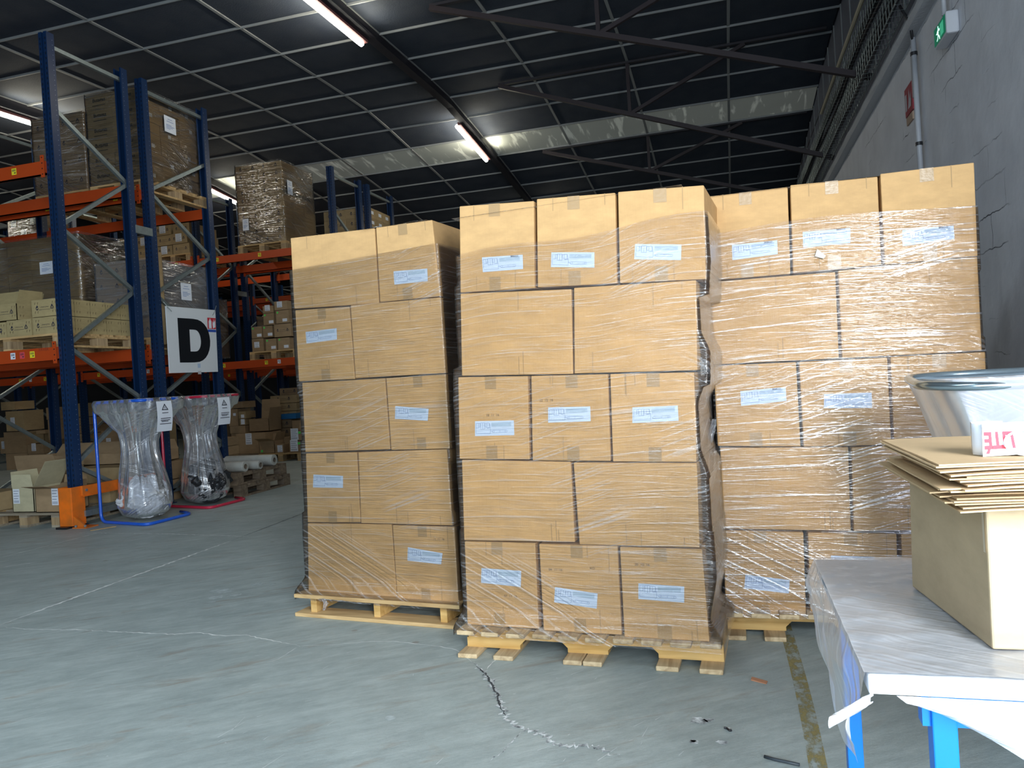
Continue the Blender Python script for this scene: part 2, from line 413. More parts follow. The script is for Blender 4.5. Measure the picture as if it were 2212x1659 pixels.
strip(zpts([(650, 1396), (730, 1393), (800, 1386), (850, 1386), (905, 1392), (950, 1397), (985, 1404), (1000, 1415), (1020, 1432)]), .003, JNT, 5, .7)
strip(zpts([(1020, 1432), (1030, 1440), (1050, 1455), (1062, 1478), (1075, 1500), (1078, 1520), (1092, 1545), (1105, 1558), (1125, 1575), (1150, 1577), (1170, 1585), (1200, 1605), (1222, 1612), (1290, 1615), (1340, 1638)]), .0125, CRK, 6, .9, .008)
strip(zpts([(1030, 1440), (1050, 1457), (1062, 1480), (1076, 1502), (1078, 1522), (1094, 1548)]), .0055, CRKD, 7, .5, .01, .0022)
strip(zpts([(1052, 1446), (1062, 1433), (1072, 1424)]), .003, JNT, 8, .6, .012)
strip(zpts([(1126, 1578), (1118, 1590), (1085, 1625), (1055, 1648)]), .0035, CRK, 9, .9, .012)
strip(zpts([(640, 1400), (600, 1425), (575, 1432)]), .0018, JNT, 10, .7)
strip(zpts([(160, 1151), (330, 1153), (480, 1157), (540, 1160)]), .006, JNT, 11, .6)
strip(zpts([(0, 1226), (90, 1213)]), .006, JNT, 12, .4)

def splat(cx, cy, rx, m, seed, name='stain'):
    c = at_z(cx, cy, 0); rnd = random.Random(seed); n = 14
    build(MB().face([(c.x + math.cos(6.283 * i / n) * rx * rnd.uniform(.6, 1.1), c.y + math.sin(6.283 * i / n) * rx * .8 * rnd.uniform(.6, 1.1), .0012) for i in range(n)]), name, m, fl)
SPL = mat('paint_drip', (.46, .52, .52), .8, namt=.9, ncol=(.3, .34, .34), nscale=30)
for i, (x, y, r) in enumerate([(262, 1281, .03), (376, 1288, .04), (480, 1277, .085), (466, 1291, .06), (510, 1285, .045), (455, 1301, .03), (555, 1262, .05), (590, 1262, .03), (843, 1551, .03), (145, 1275, .03)]): splat(x, y, r, SPL, i)
for i, (x, y, r) in enumerate([(1510, 1557, .035), (1498, 1601, .012), (1500, 1604, .02), (1560, 1604, .02), (1530, 1556, .02), (1572, 1574, .011)]): splat(x, y, r, CRK, 30 + i, 'pit')
rnd = random.Random(3)
SCR = mat('scratch_white', (.62, .66, .65), .8)
mb = MB()
for i in range(120):
    p = at_z(rnd.uniform(0, 1500), rnd.uniform(1180, 1655), 0); a = rnd.gauss(.95, .45); l = rnd.choice([.01, .015, .02, .06]) * rnd.uniform(.5, 1.2)
    t = Vector((math.cos(a), math.sin(a), 0)); n = Vector((-t.y, t.x, 0)) * rnd.uniform(.0008, .0016)
    p.z = .001; mb.face([p - t * l + n, p - t * l - n, p + t * l * .9 - n * .4, p + t * l + n * .5])
tag(build(mb, 'floor_scuffs', SCR, fl), None, None, kind='stuff')

# worn yellow line
def yellow_mat():
    m = bpy.data.materials.new('worn_yellow_paint'); m.use_nodes = True
    N = m.node_tree.nodes; L = m.node_tree.links; b = N['Principled BSDF']
    tc = N.new('ShaderNodeTexCoord'); mp = N.new('ShaderNodeMapping'); mp.inputs['Scale'].default_value = (11, 6, 1)
    n = N.new('ShaderNodeTexNoise'); n.inputs['Scale'].default_value = 1.9; n.inputs['Detail'].default_value = 8; n.inputs['Roughness'].default_value = .75
    L.new(tc.outputs['Object'], mp.inputs[0]); L.new(mp.outputs[0], n.inputs['Vector'])
    r = N.new('ShaderNodeValToRGB'); r.color_ramp.elements[0].position = .42; r.color_ramp.elements[1].position = .58
    r.color_ramp.elements[0].color = (0, 0, 0, 1); r.color_ramp.elements[1].color = (.85, .85, .85, 1)
    L.new(n.outputs['Fac'], r.inputs['Fac'])
    b.inputs['Base Color'].default_value = (.33, .27, .10, 1); b.inputs['Roughness'].default_value = .7
    L.new(r.outputs['Color'], b.inputs['Alpha'])
    return m
mb = MB(); mb.grid(lambda u, v: (.158 + .052 * u + .008 * math.sin(v * 5), 2.2 + 2.0 * v, .001), 4, 20)
build(mb, 'floor_line', yellow_mat(), fl)

# ceiling: dark insulation boards in a pale grid, one translucent strip
ceil = empty('ceiling', (0, 0, 5.4), kind='structure')
def board_mat():
    return mat('ceiling_board', (.018, .027, .046), .85, namt=.8, ncol=(.032, .040, .056), nscale=3.5, bump=.3, bscale=60)
BOARD = board_mat()
def sky_mat():
    m = bpy.data.materials.new('stained_rooflight'); m.use_nodes = True
    N = m.node_tree.nodes; L = m.node_tree.links; b = N['Principled BSDF']; b.inputs['Roughness'].default_value = .6
    tc = N.new('ShaderNodeTexCoord'); mp = N.new('ShaderNodeMapping'); mp.inputs['Scale'].default_value = (7.5, 1.3, 1)
    n = N.new('ShaderNodeTexNoise'); n.inputs['Scale'].default_value = 1; n.inputs['Detail'].default_value = 5; n.inputs['Distortion'].default_value = .5
    L.new(tc.outputs['Generated'], N.new('ShaderNodeMapping').inputs[0])
    ge = N.new('ShaderNodeNewGeometry'); L.new(ge.outputs['Position'], mp.inputs[0]); L.new(mp.outputs[0], n.inputs['Vector'])
    r = N.new('ShaderNodeValToRGB'); r.color_ramp.elements[0].position = .55; r.color_ramp.elements[1].position = .64
    r.color_ramp.elements[0].color = (.34, .36, .33, 1); r.color_ramp.elements[1].color = (.72, .75, .68, 1)
    L.new(n.outputs['Fac'], r.inputs['Fac']); L.new(r.outputs['Color'], b.inputs['Base Color'])
    L.new(r.outputs['Color'], b.inputs['Emission Color']); b.inputs['Emission Strength'].default_value = .10
    return m
SKYM = sky_mat()
mesh_cache = {}
cnt = 0; stuff = MB()
for j in range(len(GY) - 1):
    y0, y1 = GY[j], GY[j + 1]; z0, z1 = CZ(y0), CZ(y1)
    for i in range(len(GX) - 1):
        x0, x1 = GX[i], GX[i + 1]
        sky = abs(y0 - 12.387) < .01
        P = [(x0 + .01, y0 + .01, z0), (x1 - .01, y0 + .01, z0), (x1 - .01, y1 - .01, z1), (x0 + .01, y1 - .01, z1)]
        T = [(a, b_, c + .03) for a, b_, c in P]
        if 3.4 < y0 < 19.6 and cnt < 299:
            key = (j, round(x1 - x0, 3))
            if key not in mesh_cache:
                mesh_cache[key] = MB().hexa([(a - x0, b_ - y0, c - 5.4) for a, b_, c in P + T]).mesh('ceiling_panel', SKYM if sky else BOARD)
            o = link('ceiling_panel', mesh_cache[key], ceil, (x0, y0, 0)); cnt += 1
        else: stuff.hexa(P + T)
o = part(stuff, 'ceiling_panels_far', BOARD, ceil); o['kind'] = 'stuff'
for i, x in enumerate(GX[:-1]):
    mb = MB()
    for a, b_ in zip(GY[:-1], GY[1:]): mb.bar((x, a, CZ(a) - .008), (x, b_, CZ(b_) - .008), .036, .014)
    part(mb, 'grid_bar', BAR, ceil)
for y in GY[1:]:
    part(MB().bar((GX[0], y, CZ(y) - .010), (XW, y, CZ(y) - .010), .014, .030), 'cross_bar', BAR, ceil)
# outer roof so that the hall is closed
mb = MB()
ys = [-9, -3.6, 1.0, 6.765, 10.8, 14.75, 24.5]
for a, b_ in zip(ys[:-1], ys[1:]): mb.hexa([(-20.1, a, CZ(a) + .05), (3.6, a, CZ(a) + .05), (3.6, b_, CZ(b_) + .05), (-20.1, b_, CZ(b_) + .05), (-20.1, a, CZ(a) + .2), (3.6, a, CZ(a) + .2), (3.6, b_, CZ(b_) + .2), (-20.1, b_, CZ(b_) + .2)])
part(mb, 'roof_deck', BOARD, ceil)

# girders under the ceiling carrying the tube lamps
for k, gx in enumerate((-3.786, -9.162, -14.54)):
    o = empty('roof_girder', (gx, 12, 5.2), ['dark steel girder under the ceiling over the left pallet stack, two tube lamps on it', 'dark steel girder under the ceiling above the second rack bays', 'dark steel girder under the ceiling at the far left of the hall'][k], 'girder', 'roof girders')
    mb = MB(); mw = MB()
    gy = [1.0, 6.765, 8.4, 10.05, 10.8, 12.387, 14.75, 24.3]
    for a, b_ in zip(gy[:-1], gy[1:]):
        mb.bar((gx, a, CZ(a) - .155), (gx, b_, CZ(b_) - .155), .115, .02); mw.bar((gx, a, CZ(a) - .085), (gx, b_, CZ(b_) - .085), .02, .13)
    part(mb, 'bottom_flange', GIRD, o); part(mw, 'web', GIRD, o)
TUBE = mat('lamp_tube', (1, 1, 1), .4, emis=(1.0, .96, .84), estr=22)
def lamp(x, y0, ln, label, on=1.0):
    zc = CZ(y0 + ln / 2) - .2
    o = empty('tube_lamp', (x - .09, y0 + ln / 2, zc), label, 'lamp', 'tube lamps on the girders')
    za, zb = CZ(y0) - .19, CZ(y0 + ln) - .19
    part(MB().bar((x - .07, y0, za + .02), (x - .07, y0 + ln, zb + .02), .06, .05), 'housing', mat('lamp_housing', (.30, .12, .11), .5), o)
    part(MB().tube([(x - .115, y0 + .02, za - .01), (x - .115, y0 + ln - .02, zb - .01)], .034, 10), 'lamp_tube', TUBE, o, True)
    l = bpy.data.lights.new('lamp_light', 'AREA'); l.shape = 'RECTANGLE'; l.size = .05; l.size_y = ln; l.energy = 14 * on; l.color = (1.0, .93, .76)
    lo = bpy.data.objects.new('lamp_light', l); COL.objects.link(lo); lo.parent = o; lo.location = (-.03, 0, -.06)
    l2 = bpy.data.lights.new('lamp_light', 'AREA'); l2.shape = 'RECTANGLE'; l2.size = .05; l2.size_y = ln * .9; l2.energy = 11 * on; l2.color = (1.0, .93, .74)
    lo2 = bpy.data.objects.new('lamp_light', l2); COL.objects.link(lo2); lo2.parent = o; lo2.location = (-.10, 0, .01); lo2.rotation_euler = (0, math.pi * .72, 0)
    l3 = bpy.data.lights.new('lamp_light', 'AREA'); l3.shape = 'RECTANGLE'; l3.size = .05; l3.size_y = ln * .9; l3.energy = 9 * on; l3.color = (1.0, .93, .74)
    lo3 = bpy.data.objects.new('lamp_light', l3); COL.objects.link(lo3); lo3.parent = o; lo3.location = (.19, 0, .0); lo3.rotation_euler = (0, -math.pi * .72, 0)
lamp(-3.786, 6.65, 1.52, 'lit tube lamp on the girder, cut by the top edge of the photo')
lamp(-3.786, 11.39, 1.52, 'lit tube lamp on the girder just before the pale rooflight strip')
lamp(-3.786, 16.2, 1.52, 'lit tube lamp on the girder beyond the rooflight strip, behind the middle stack')
lamp(-9.162, 7.95, 1.52, 'lit tube lamp above the nearest rack, left of its first upright', 1.2)
lamp(-9.162, 12.2, 1.52, 'lit tube lamp above the aisle behind the wrapped load on the second rack')
lamp(-9.162, 17.0, 1.52, 'added tube lamp far back over the rear racks')  # extra lamp added to raise the ambient light in the hall
lamp(-14.54, 9.5, 1.52, 'added tube lamp over the far left racks')  # unseen lamp, added for more ambient light from the left

# trusses tying the ceiling to the right wall
for k, ty in enumerate((7.95, 10.6, 13.25)):
    zc = CZ(ty) - .05; xa, xb = -2.95, 1.46
    zb = 3.79 if k else 3.86
    o = empty('roof_truss', (xb, ty, zb), ['nearest dark truss sloping from the ceiling down to the right wall', 'dark truss crossing the pale rooflight strip down to the right wall', 'farthest dark truss low above the boxes of the middle stack'][k], 'truss', 'roof trusses')
    zat = lambda x: zc + (zb - zc) * (x - xa) / (xb - xa)
    part(MB().bar((xa, ty, zc), (xb, ty, zb), .055, .055), 'bottom_chord', STEELD, o)
    part(MB().bar((xa, ty, zc + .02), (xb, ty, zc + .02), .05, .03), 'top_chord', GIRD, o)
    for px in (-1.1,):
        part(MB().bar((px, ty, zat(px)), (px, ty, zc), .045, .045, (0, 1, 0)), 'post', STEELD, o)
    for pa, pb in ((-1.1, .45),):
        part(MB().bar((pa, ty, zat(pa)), (pb, ty, zc), .045, .045, (0, 1, 0)), 'diagonal', STEELD, o)

# right wall: rendered block wall below, panelled wall above
def wall_mat():
    m = bpy.data.materials.new('painted_blockwork'); m.use_nodes = True
    N = m.node_tree.nodes; L = m.node_tree.links; b = N['Principled BSDF']; b.inputs['Roughness'].default_value = .75
    tc = N.new('ShaderNodeTexCoord'); sp = N.new('ShaderNodeSeparateXYZ'); cb = N.new('ShaderNodeCombineXYZ')
    L.new(tc.outputs['Object'], sp.inputs[0]); L.new(sp.outputs['Y'], cb.inputs[0]); L.new(sp.outputs['Z'], cb.inputs[1])
    nd = N.new('ShaderNodeTexNoise'); nd.inputs['Scale'].default_value = 9; nd.inputs['Detail'].default_value = 5; L.new(cb.outputs[0], nd.inputs['Vector'])
    va = N.new('ShaderNodeVectorMath'); va.operation = 'SCALE'; va.inputs['Scale'].default_value = .05; L.new(nd.outputs['Color'], va.inputs[0])
    ad = N.new('ShaderNodeVectorMath'); ad.operation = 'ADD'; L.new(cb.outputs[0], ad.inputs[0]); L.new(va.outputs[0], ad.inputs[1])
    br = N.new('ShaderNodeTexBrick'); br.inputs['Scale'].default_value = 1; br.inputs['Brick Width'].default_value = .5; br.inputs['Row Height'].default_value = .2
    br.inputs['Mortar Size'].default_value = .004; br.inputs['Mortar Smooth'].default_value = .6; L.new(ad.outputs[0], br.inputs['Vector'])
    nm = N.new('ShaderNodeTexNoise'); nm.inputs['Scale'].default_value = 1.7; nm.inputs['Detail'].default_value = 4; L.new(cb.outputs[0], nm.inputs['Vector'])
    mr = N.new('ShaderNodeMapRange'); mr.inputs['From Min'].default_value = .52; mr.inputs['From Max'].default_value = .66; L.new(nm.outputs['Fac'], mr.inputs['Value'])
    ml = N.new('ShaderNodeMath'); ml.operation = 'MULTIPLY'; L.new(br.outputs['Fac'], ml.inputs[0]); L.new(mr.outputs[0], ml.inputs[1])
    n3 = N.new('ShaderNodeTexNoise'); n3.inputs['Scale'].default_value = 3; n3.inputs['Detail'].default_value = 8; L.new(cb.outputs[0], n3.inputs['Vector'])
    r = N.new('ShaderNodeValToRGB'); r.color_ramp.elements[0].position = .3; r.color_ramp.elements[1].position = .7
    r.color_ramp.elements[0].color = (.62, .63, .68, 1); r.color_ramp.elements[1].color = (.74, .75, .80, 1); L.new(n3.outputs['Fac'], r.inputs['Fac'])
    mx = N.new('ShaderNodeMix'); mx.data_type = 'RGBA'; L.new(ml.outputs[0], mx.inputs[0]); L.new(r.outputs['Color'], mx.inputs[6]); mx.inputs[7].default_value = (.10, .10, .13, 1)
    L.new(mx.outputs[2], b.inputs['Base Color'])
    sb = N.new('ShaderNodeMath'); sb.operation = 'SUBTRACT'; L.new(n3.outputs['Fac'], sb.inputs[0]); L.new(ml.outputs[0], sb.inputs[1])
    bp = N.new('ShaderNodeBump'); bp.inputs['Strength'].default_value = .6; bp.inputs['Distance'].default_value = .02; L.new(sb.outputs[0], bp.inputs['Height']); L.new(bp.outputs[0], b.inputs['Normal'])
    return m
WALL = wall_mat()
wr_ = build(MB().box(1.5, 1.8, .2, 24.5, 0, 3.62).box(1.5, 1.8, -9, -3.6, 0, 3.62), 'wall_right', WALL, origin=(1.5, 0, 0)); tag(wr_, None, None, kind='structure')
mb = MB(); mb.grid(lambda u, v: (1.5 - .07 - .02 * math.sin(v * 3.1) - .012 * noise.noise(Vector((u * 60, v * 3, 0))), .2 + 24 * u, 3.60 + .10 * v + .01 * noise.noise(Vector((u * 80, 4, v)))), 240, 4)
mb.face([(1.42, .2, 3.60), (1.5, .2, 3.60), (1.5, 24.2, 3.60), (1.42, 24.2, 3.60)]); mb.face([(1.42, .2, 3.70), (1.6, .2, 3.71), (1.6, 24.2, 3.71), (1.42, 24.2, 3.70)])
part(mb, 'ledge', mat('plaster_ledge', (.46, .47, .50), .8, bump=.5, bscale=30), wr_)
UP = mat('upper_wall_board', (.12, .135, .18), .75, namt=.5, nscale=2)
part(MB().box(1.56, 1.8, -9, 24.5, 3.62, 5.5), 'upper_wall', UP, wr_)
for k in range(30):
    y = 3.2 + k * .62
    part(MB().bar((1.552, y, 3.7), (1.552, y, CZ(y)), .014, .014, (0, 1, 0)), 'joint_strip', BAR, wr_)
for zz in (4.35, 4.95):
    part(MB().bar((1.552, .3, zz), (1.552, 17, zz), .010, .012), 'joint_strip', mat('strip_dim', (.16, .165, .17), .5), wr_)
DIM = mat('far_wall', (.06, .065, .075), .8, namt=.5, nscale=1)
tag(build(MB().box(-20, 3.6, 24.5, 24.7, 0, 5.6), 'wall_far', DIM, origin=(-8, 24.5, 0)), None, None, kind='structure')
tag(build(MB().box(-20.2, -20, -9, 24.6, 0, 5.6), 'wall_left', DIM, origin=(-20, 8, 0)), None, None, kind='structure')
mb = MB().box(-20, -3.1, -3.7, -3.5, 0, 5.4).box(1.25, 1.5, -3.7, -3.5, 0, 5.4).box(-3.1, 1.25, -3.7, -3.5, 3.75, 5.4)
tag(build(mb, 'wall_near', WALL, origin=(-8, -3.6, 0)), None, None, kind='structure')

# wall fittings
def wall_tray(z0, z1, x0, name_lab):
    o = empty('cable_tray', (x0, 8, z0), name_lab, 'cable tray', 'wire cable trays on the right wall')
    cab = MB()
    rnd = random.Random(int(z0 * 10))
    for c in range(7):
        zc = z0 + .03 + (z1 - z0 - .05) * rnd.random(); xx = x0 - .02 + .05 * rnd.random(); ph = rnd.random() * 6
        cab.tube([(xx + .012 * math.sin(y * 1.3 + ph), y, zc + .018 * math.sin(y * 1.7 + ph * 2)) for y in np.arange(2.5, 21, .4)], .011 + .006 * rnd.random(), 6)
    part(cab, 'cables', BRONZE, o, True)
    rails = MB()
    for zz in (z0, (z0 + z1) / 2, z1):
        rails.bar((x0 - .045, 2.4, zz), (x0 - .045, 21, zz), .006, .006)
    rails.bar((x0 + .05, 2.4, z0 - .01), (x0 + .05, 21, z0 - .01), .006, .006)
    part(rails, 'rail', GALV, o)
    wires = MB()
    for y in np.arange(2.5, 20.5, .105):
        wires.tube([(x0 + .05, y, z1), (x0 + .05, y, z0 - .01), (x0 - .045, y, z0 - .01), (x0 - .045, y, z1)], .0032, 4, False)
    w_ = part(wires, 'wires', GALV, o); w_['kind'] = 'stuff'
    return o
wall_tray(3.77, 3.95, 1.37, 'lower wire cable tray full of black cables just above the wall ledge')
wall_tray(4.17, 4.33, 1.40, 'upper wire cable tray full of black cables, a pale pipe along its outer edge')
o = build(MB().tube([(1.33, y, 4.36 + .01 * math.sin(y)) for y in np.arange(2.5, 10.7, .4)], .02, 8), 'pipe', mat('beige_pipe', (.42, .38, .28), .5), origin=(1.33, 6, 4.36)); tag(o, 'thin beige pipe running along the upper cable tray', 'pipe')
o = build(MB().tube([(1.46, 6.31, 2.2), (1.46, 6.31, 3.55)], .019, 12), 'conduit', mat('grey_conduit', (.42, .43, .46), .45), origin=(1.46, 6.31, 2.2), smooth=True); tag(o, 'long vertical grey conduit on the right wall, black cable at its top', 'conduit', 'wall conduits')
for zz in (2.75, 3.42): part(MB().tube([(1.46, 6.31, zz), (1.46, 6.31, zz + .025)], .025, 12), 'clip', BLACK, o)
part(MB().tube([(1.46, 6.31, 3.5), (1.44, 6.28, 3.65), (1.38, 6.3, 3.8)], .011, 8), 'cable', BLACK, o, True)
o = build(MB().tube([(1.46, 5.50, 3.36), (1.46, 5.50, 3.66)], .015, 12), 'conduit', MATS['grey_conduit'], origin=(1.46, 5.5, 3.36), smooth=True); tag(o, 'short grey conduit above the green exit sign', 'conduit', 'wall conduits')
part(MB().tube([(1.46, 5.5, 3.5), (1.46, 5.5, 3.54)], .022, 12), 'coupling', MATS['grey_conduit'], o)
o = build(MB().box(1.49, 1.5, 6.42, 6.56, 3.18, 3.5), 'wall_plate', MATS['grey_conduit'], origin=(1.5, 6.5, 3.18), bevel=.004); tag(o, 'narrow grey plate on the wall left of the long conduit', 'plate')
# exit sign
ex = build(MB().box(1.425, 1.5, 5.34, 5.62, 3.185, 3.325), 'exit_sign', mat('sign_housing', (.55, .56, .60), .5), origin=(1.5, 5.47, 3.155), bevel=.012)
tag(ex, 'emergency exit sign, green running figure lit in a grey housing high on the right wall', 'exit sign')
GRN = mat('exit_green', (.0, .10, .06), .4, emis=(.0, .22, .11), estr=.4)
part(MB().face([(1.423, 5.61, 3.20), (1.423, 5.35, 3.20), (1.423, 5.35, 3.31), (1.423, 5.61, 3.31)]), 'sign_face', GRN, ex)
GW = mat('exit_white', (.6, 1, .8), .4, emis=(.6, 1, .85), estr=1.6)
mb = MB(); X_ = 1.421
def yz(pts): mb.face([(X_, 5.48 - a * .0066, 3.253 + b_ * .0066) for a, b_ in pts])
yz([(3, -6), (14, -6), (14, 6), (3, 6)])                       # doorway
mb2 = MB()
def yz2(pts): mb2.face([(X_, 5.48 - a * .0066, 3.253 + b_ * .0066) for a, b_ in pts])
yz2([(-5, 5), (-3, 5), (-3, 7), (-5, 7)]); yz2([(-8, 1), (-5, 4.5), (-2, 4.5), (-4, -1), (-6, -1)]); yz2([(-5.5, -1), (-3.5, -1), (0, -4), (1, -7), (-.5, -7), (-2, -4.5)])
yz2([(-6, -1), (-4.5, -1), (-6, -5), (-10, -6), (-10, -5), (-7.5, -4)]); yz2([(-3, 3), (0, 1), (2, 2.5), (2, 3.3), (0, 2.3), (-2.5, 4.5)]); yz2([(-7, 3.5), (-9, 1.5), (-11, 2), (-11, 1), (-8.6, .5), (-6, 2)])
part(mb, 'doorway_symbol', mat('exit_symbol_dim', (.05, .5, .3), .4, emis=(.1, .7, .4), estr=.35), ex); part(mb2, 'running_figure', GW, ex)
# red fire sign
fs = build(MB().box(1.488, 1.5, 6.56, 6.80, 3.10, 3.32), 'fire_sign', mat('sign_red', (.32, .03, .05), .5), origin=(1.5, 6.68, 3.1)); tag(fs, 'small red fire equipment sign on the right wall beside the conduit', 'sign')
mb = MB(); mb.face([(1.486, 6.78, 3.14), (1.486, 6.73, 3.14), (1.486, 6.73, 3.27), (1.486, 6.78, 3.27)]); mb.face([(1.486, 6.70, 3.14), (1.486, 6.60, 3.14), (1.486, 6.58, 3.25), (1.486, 6.62, 3.20), (1.486, 6.65, 3.29), (1.486, 6.67, 3.2)])
part(mb, 'symbol', mat('sign_dimwhite', (.5, .5, .55), .6), fs)
part(MB().box(1.488, 1.5, 6.58, 6.78, 3.03, 3.09), 'caption_strip', mat('sign_tan', (.42, .30, .22), .6), fs)

# ------------------------------------------------------------------ wooden pallets
def rot2(v, a): return Vector((v[0] * math.cos(a) - v[1] * math.sin(a), v[0] * math.sin(a) + v[1] * math.cos(a), v[2] if len(v) > 2 else 0))
def euro_pallet(x0, y0, z0, label, wx=.8, wy=1.1, along='x', m=WOODX, mb_=WOODB, rz=0, group='pallets in the racks'):
    """block pallet with deck boards; along = direction of the deck boards"""
    o = empty('pallet', (x0, y0, z0), label, 'pallet', group); o.rotation_euler.z = rz
    key = ('ep', wx, wy, along, m.name)
    def P(nm, bx, mm):
        me = MB().box(*bx).mesh(nm, mm); link(nm, me, o)
    if along == 'x':
        n = 6
        for i in range(n):
            y = (wy - .12) * i / (n - 1); P('deck_board', (0, wx, y, y + .12, .122, .144), m)
        for x in (0, wx / 2 - .05, wx - .1):
            P('lower_board', (x, x + .1, 0, wy, 0, .022), m)
            P('bearer_board', (x, x + .1, 0, wy, .1, .122), m)
            for y in (0, wy / 2 - .07, wy - .14): P('block', (x, x + .1, y, y + .14, .022, .1), mb_)
    else:
        n = 5
        for i in range(n):
            x = (wx - .12) * i / (n - 1); P('deck_board', (x, x + .12, 0, wy, .122, .144), m)
        for y in (0, wy / 2 - .05, wy - .1):
            P('bearer_board', (0, wx, y, y + .1, .1, .122), m)
            for x in (0, wx / 2 - .07, wx - .14): P('block', (x, x + .14, y, y + .1, .022, .1), mb_)
        for x in (0, wx / 2 - .07, wx - .14): P('lower_board', (x, x + .12, 0, wy, 0, .022), m)
    return o

def frame_pts(o, e1, e2):
    e1 = Vector((*e1, 0)).normalized(); e2 = Vector((*e2, 0)).normalized(); o = Vector((*o, 0))
    return lambda a, b, c: o + e1 * a + e2 * b + Vector((0, 0, c))
def hb(fr, a0, a1, b0, b1, c0, c1, mb=None):
    mb = mb or MB()
    return mb.hexa([fr(a0, b0, c0), fr(a1, b0, c0), fr(a1, b1, c0), fr(a0, b1, c0), fr(a0, b0, c1), fr(a1, b0, c1), fr(a1, b1, c1), fr(a0, b1, c1)])

def slat_pallet(fr, org, label):
    o = empty('pallet', org, label, 'pallet', 'wooden pallets under the three big stacks')
    W = 1.12
    for i in range(10):
        a = i * (W - .082) / 9; part(hb(fr, a, a + .082, .0 - .004 * (i % 3), 1.1, .10, .12), 'deck_slat', WOODY, o, bevel=.004)
    for b in (.088, .55, 1.02):
        mb = MB()
        hb(fr, .02, W, b, b + .038, .062, .10, mb)
        for a0, a1 in ((.0, .26), (.475, .65), (.86, W)):
            if a0 == 0: a0 = .012
            hb(fr, a0, a1, b, b + .038, .02, .062, mb)
            for s_, aa in ((-1, a0), (1, a1)):          # curved corners of the fork notches
                if .02 < aa < W - .02:
                    p = [fr(aa, b, .062), fr(aa + s_ * .025, b, .062), fr(aa, b, .038)]; q = [v + (fr(0, .038, 0) - fr(0, 0, 0)) for v in p]
                    mb.face(p if s_ < 0 else p[::-1]); mb.face([p[1], p[2], q[2], q[1]])
        part(mb, 'stringer', WOODN, o)
    for a0, a1 in ((0, .09), (.165, .255), (.475, .555), (.56, .64), (.86, .95), (1.03, 1.12)):
        part(hb(fr, a0, a1, -.002, 1.1, 0, .02), 'bottom_board', WOODY, o, bevel=.004)
    return o

# ------------------------------------------------------------------ the three big wrapped stacks in front
SIG = text_pts('SIGILLO', .17, .004); COD = {}
def num_pts(t):
    if t not in COD: COD[t] = text_pts(t, .02)
    return COD[t]
def sticker(parent, q, txt=False, dim=False):
    """pale blue printed label with the outline drawing; q = TL TR BR BL"""
    mb = MB(); mb.face([q[3], q[2], q[1], q[0]])
    s = part(mb, 'shipping_label', PAPER, parent)
    nrm = ((q[1] - q[0]).cross(q[0] - q[3])).normalized()
    if nrm.y > 0: nrm = -nrm
    up = nrm * .0007
    def pt(u, v): return lerp2(q, u, v) + up
    pr = MB()
    def ln(a, b_, t=.010):
        A = Vector((a[0] * 3, a[1])); B = Vector((b_[0] * 3, b_[1])); d = (B - A).normalized() if (B - A).length else Vector((1, 0)); n = Vector((-d.y, d.x)) * t
        c = [A + n, A - n, B - n, B + n]; pr.face([pt(k.x / 3, k.y) for k in c])
    def rc(x0, y0, x1, y1): ln((x0, y0), (x1, y0)); ln((x1, y0), (x1, y1)); ln((x1, y1), (x0, y1)); ln((x0, y1), (x0, y0))
    rc(.03, .55, .10, .85); rc(.10, .60, .14, .85); rc(.145, .45, .255, .88); ln((.20, .45), (.20, .88)); rc(.26, .60, .31, .85); rc(.31, .55, .375, .86)
    ln((.03, .55), (.03, .18)); ln((.03, .18), (.40, .14)); ln((.375, .86), (.41, .30)); ln((.41, .55), (.31, .50)); ln((.40, .14), (.40, .34)); ln((.41, .34), (.47, .24))
    ln((.47, .36), (.80, .36)); ln((.47, .22), (.80, .22)); ln((.64, .22), (.64, .36))
    for cx_ in (.475, .80):
        for k in range(8):
            a, b_ = k * math.pi / 4, (k + 1) * math.pi / 4
            ln((cx_ + .026 * math.cos(a), .29 + .078 * math.sin(a)), (cx_ + .026 * math.cos(b_), .29 + .078 * math.sin(b_)))
    part(pr, 'outline_drawing', INKB, s)
    sm = MB(); rr = random.Random(hash((round(q[0].x, 3), round(q[0].z, 3))) & 0xffff)
    sm.face([pt(.43, .60), pt(.93, .62), pt(.93, .90), pt(.43, .88)][::1])
    part(sm, 'faded_print', INKS, s)
    if txt:
        tx = MB(); add_text(tx, SIG, lambda x, y: pt(.80 + x / 3.2, .93 + y) + up, 1.0)
        part(tx, 'print', INK, s)
    return s

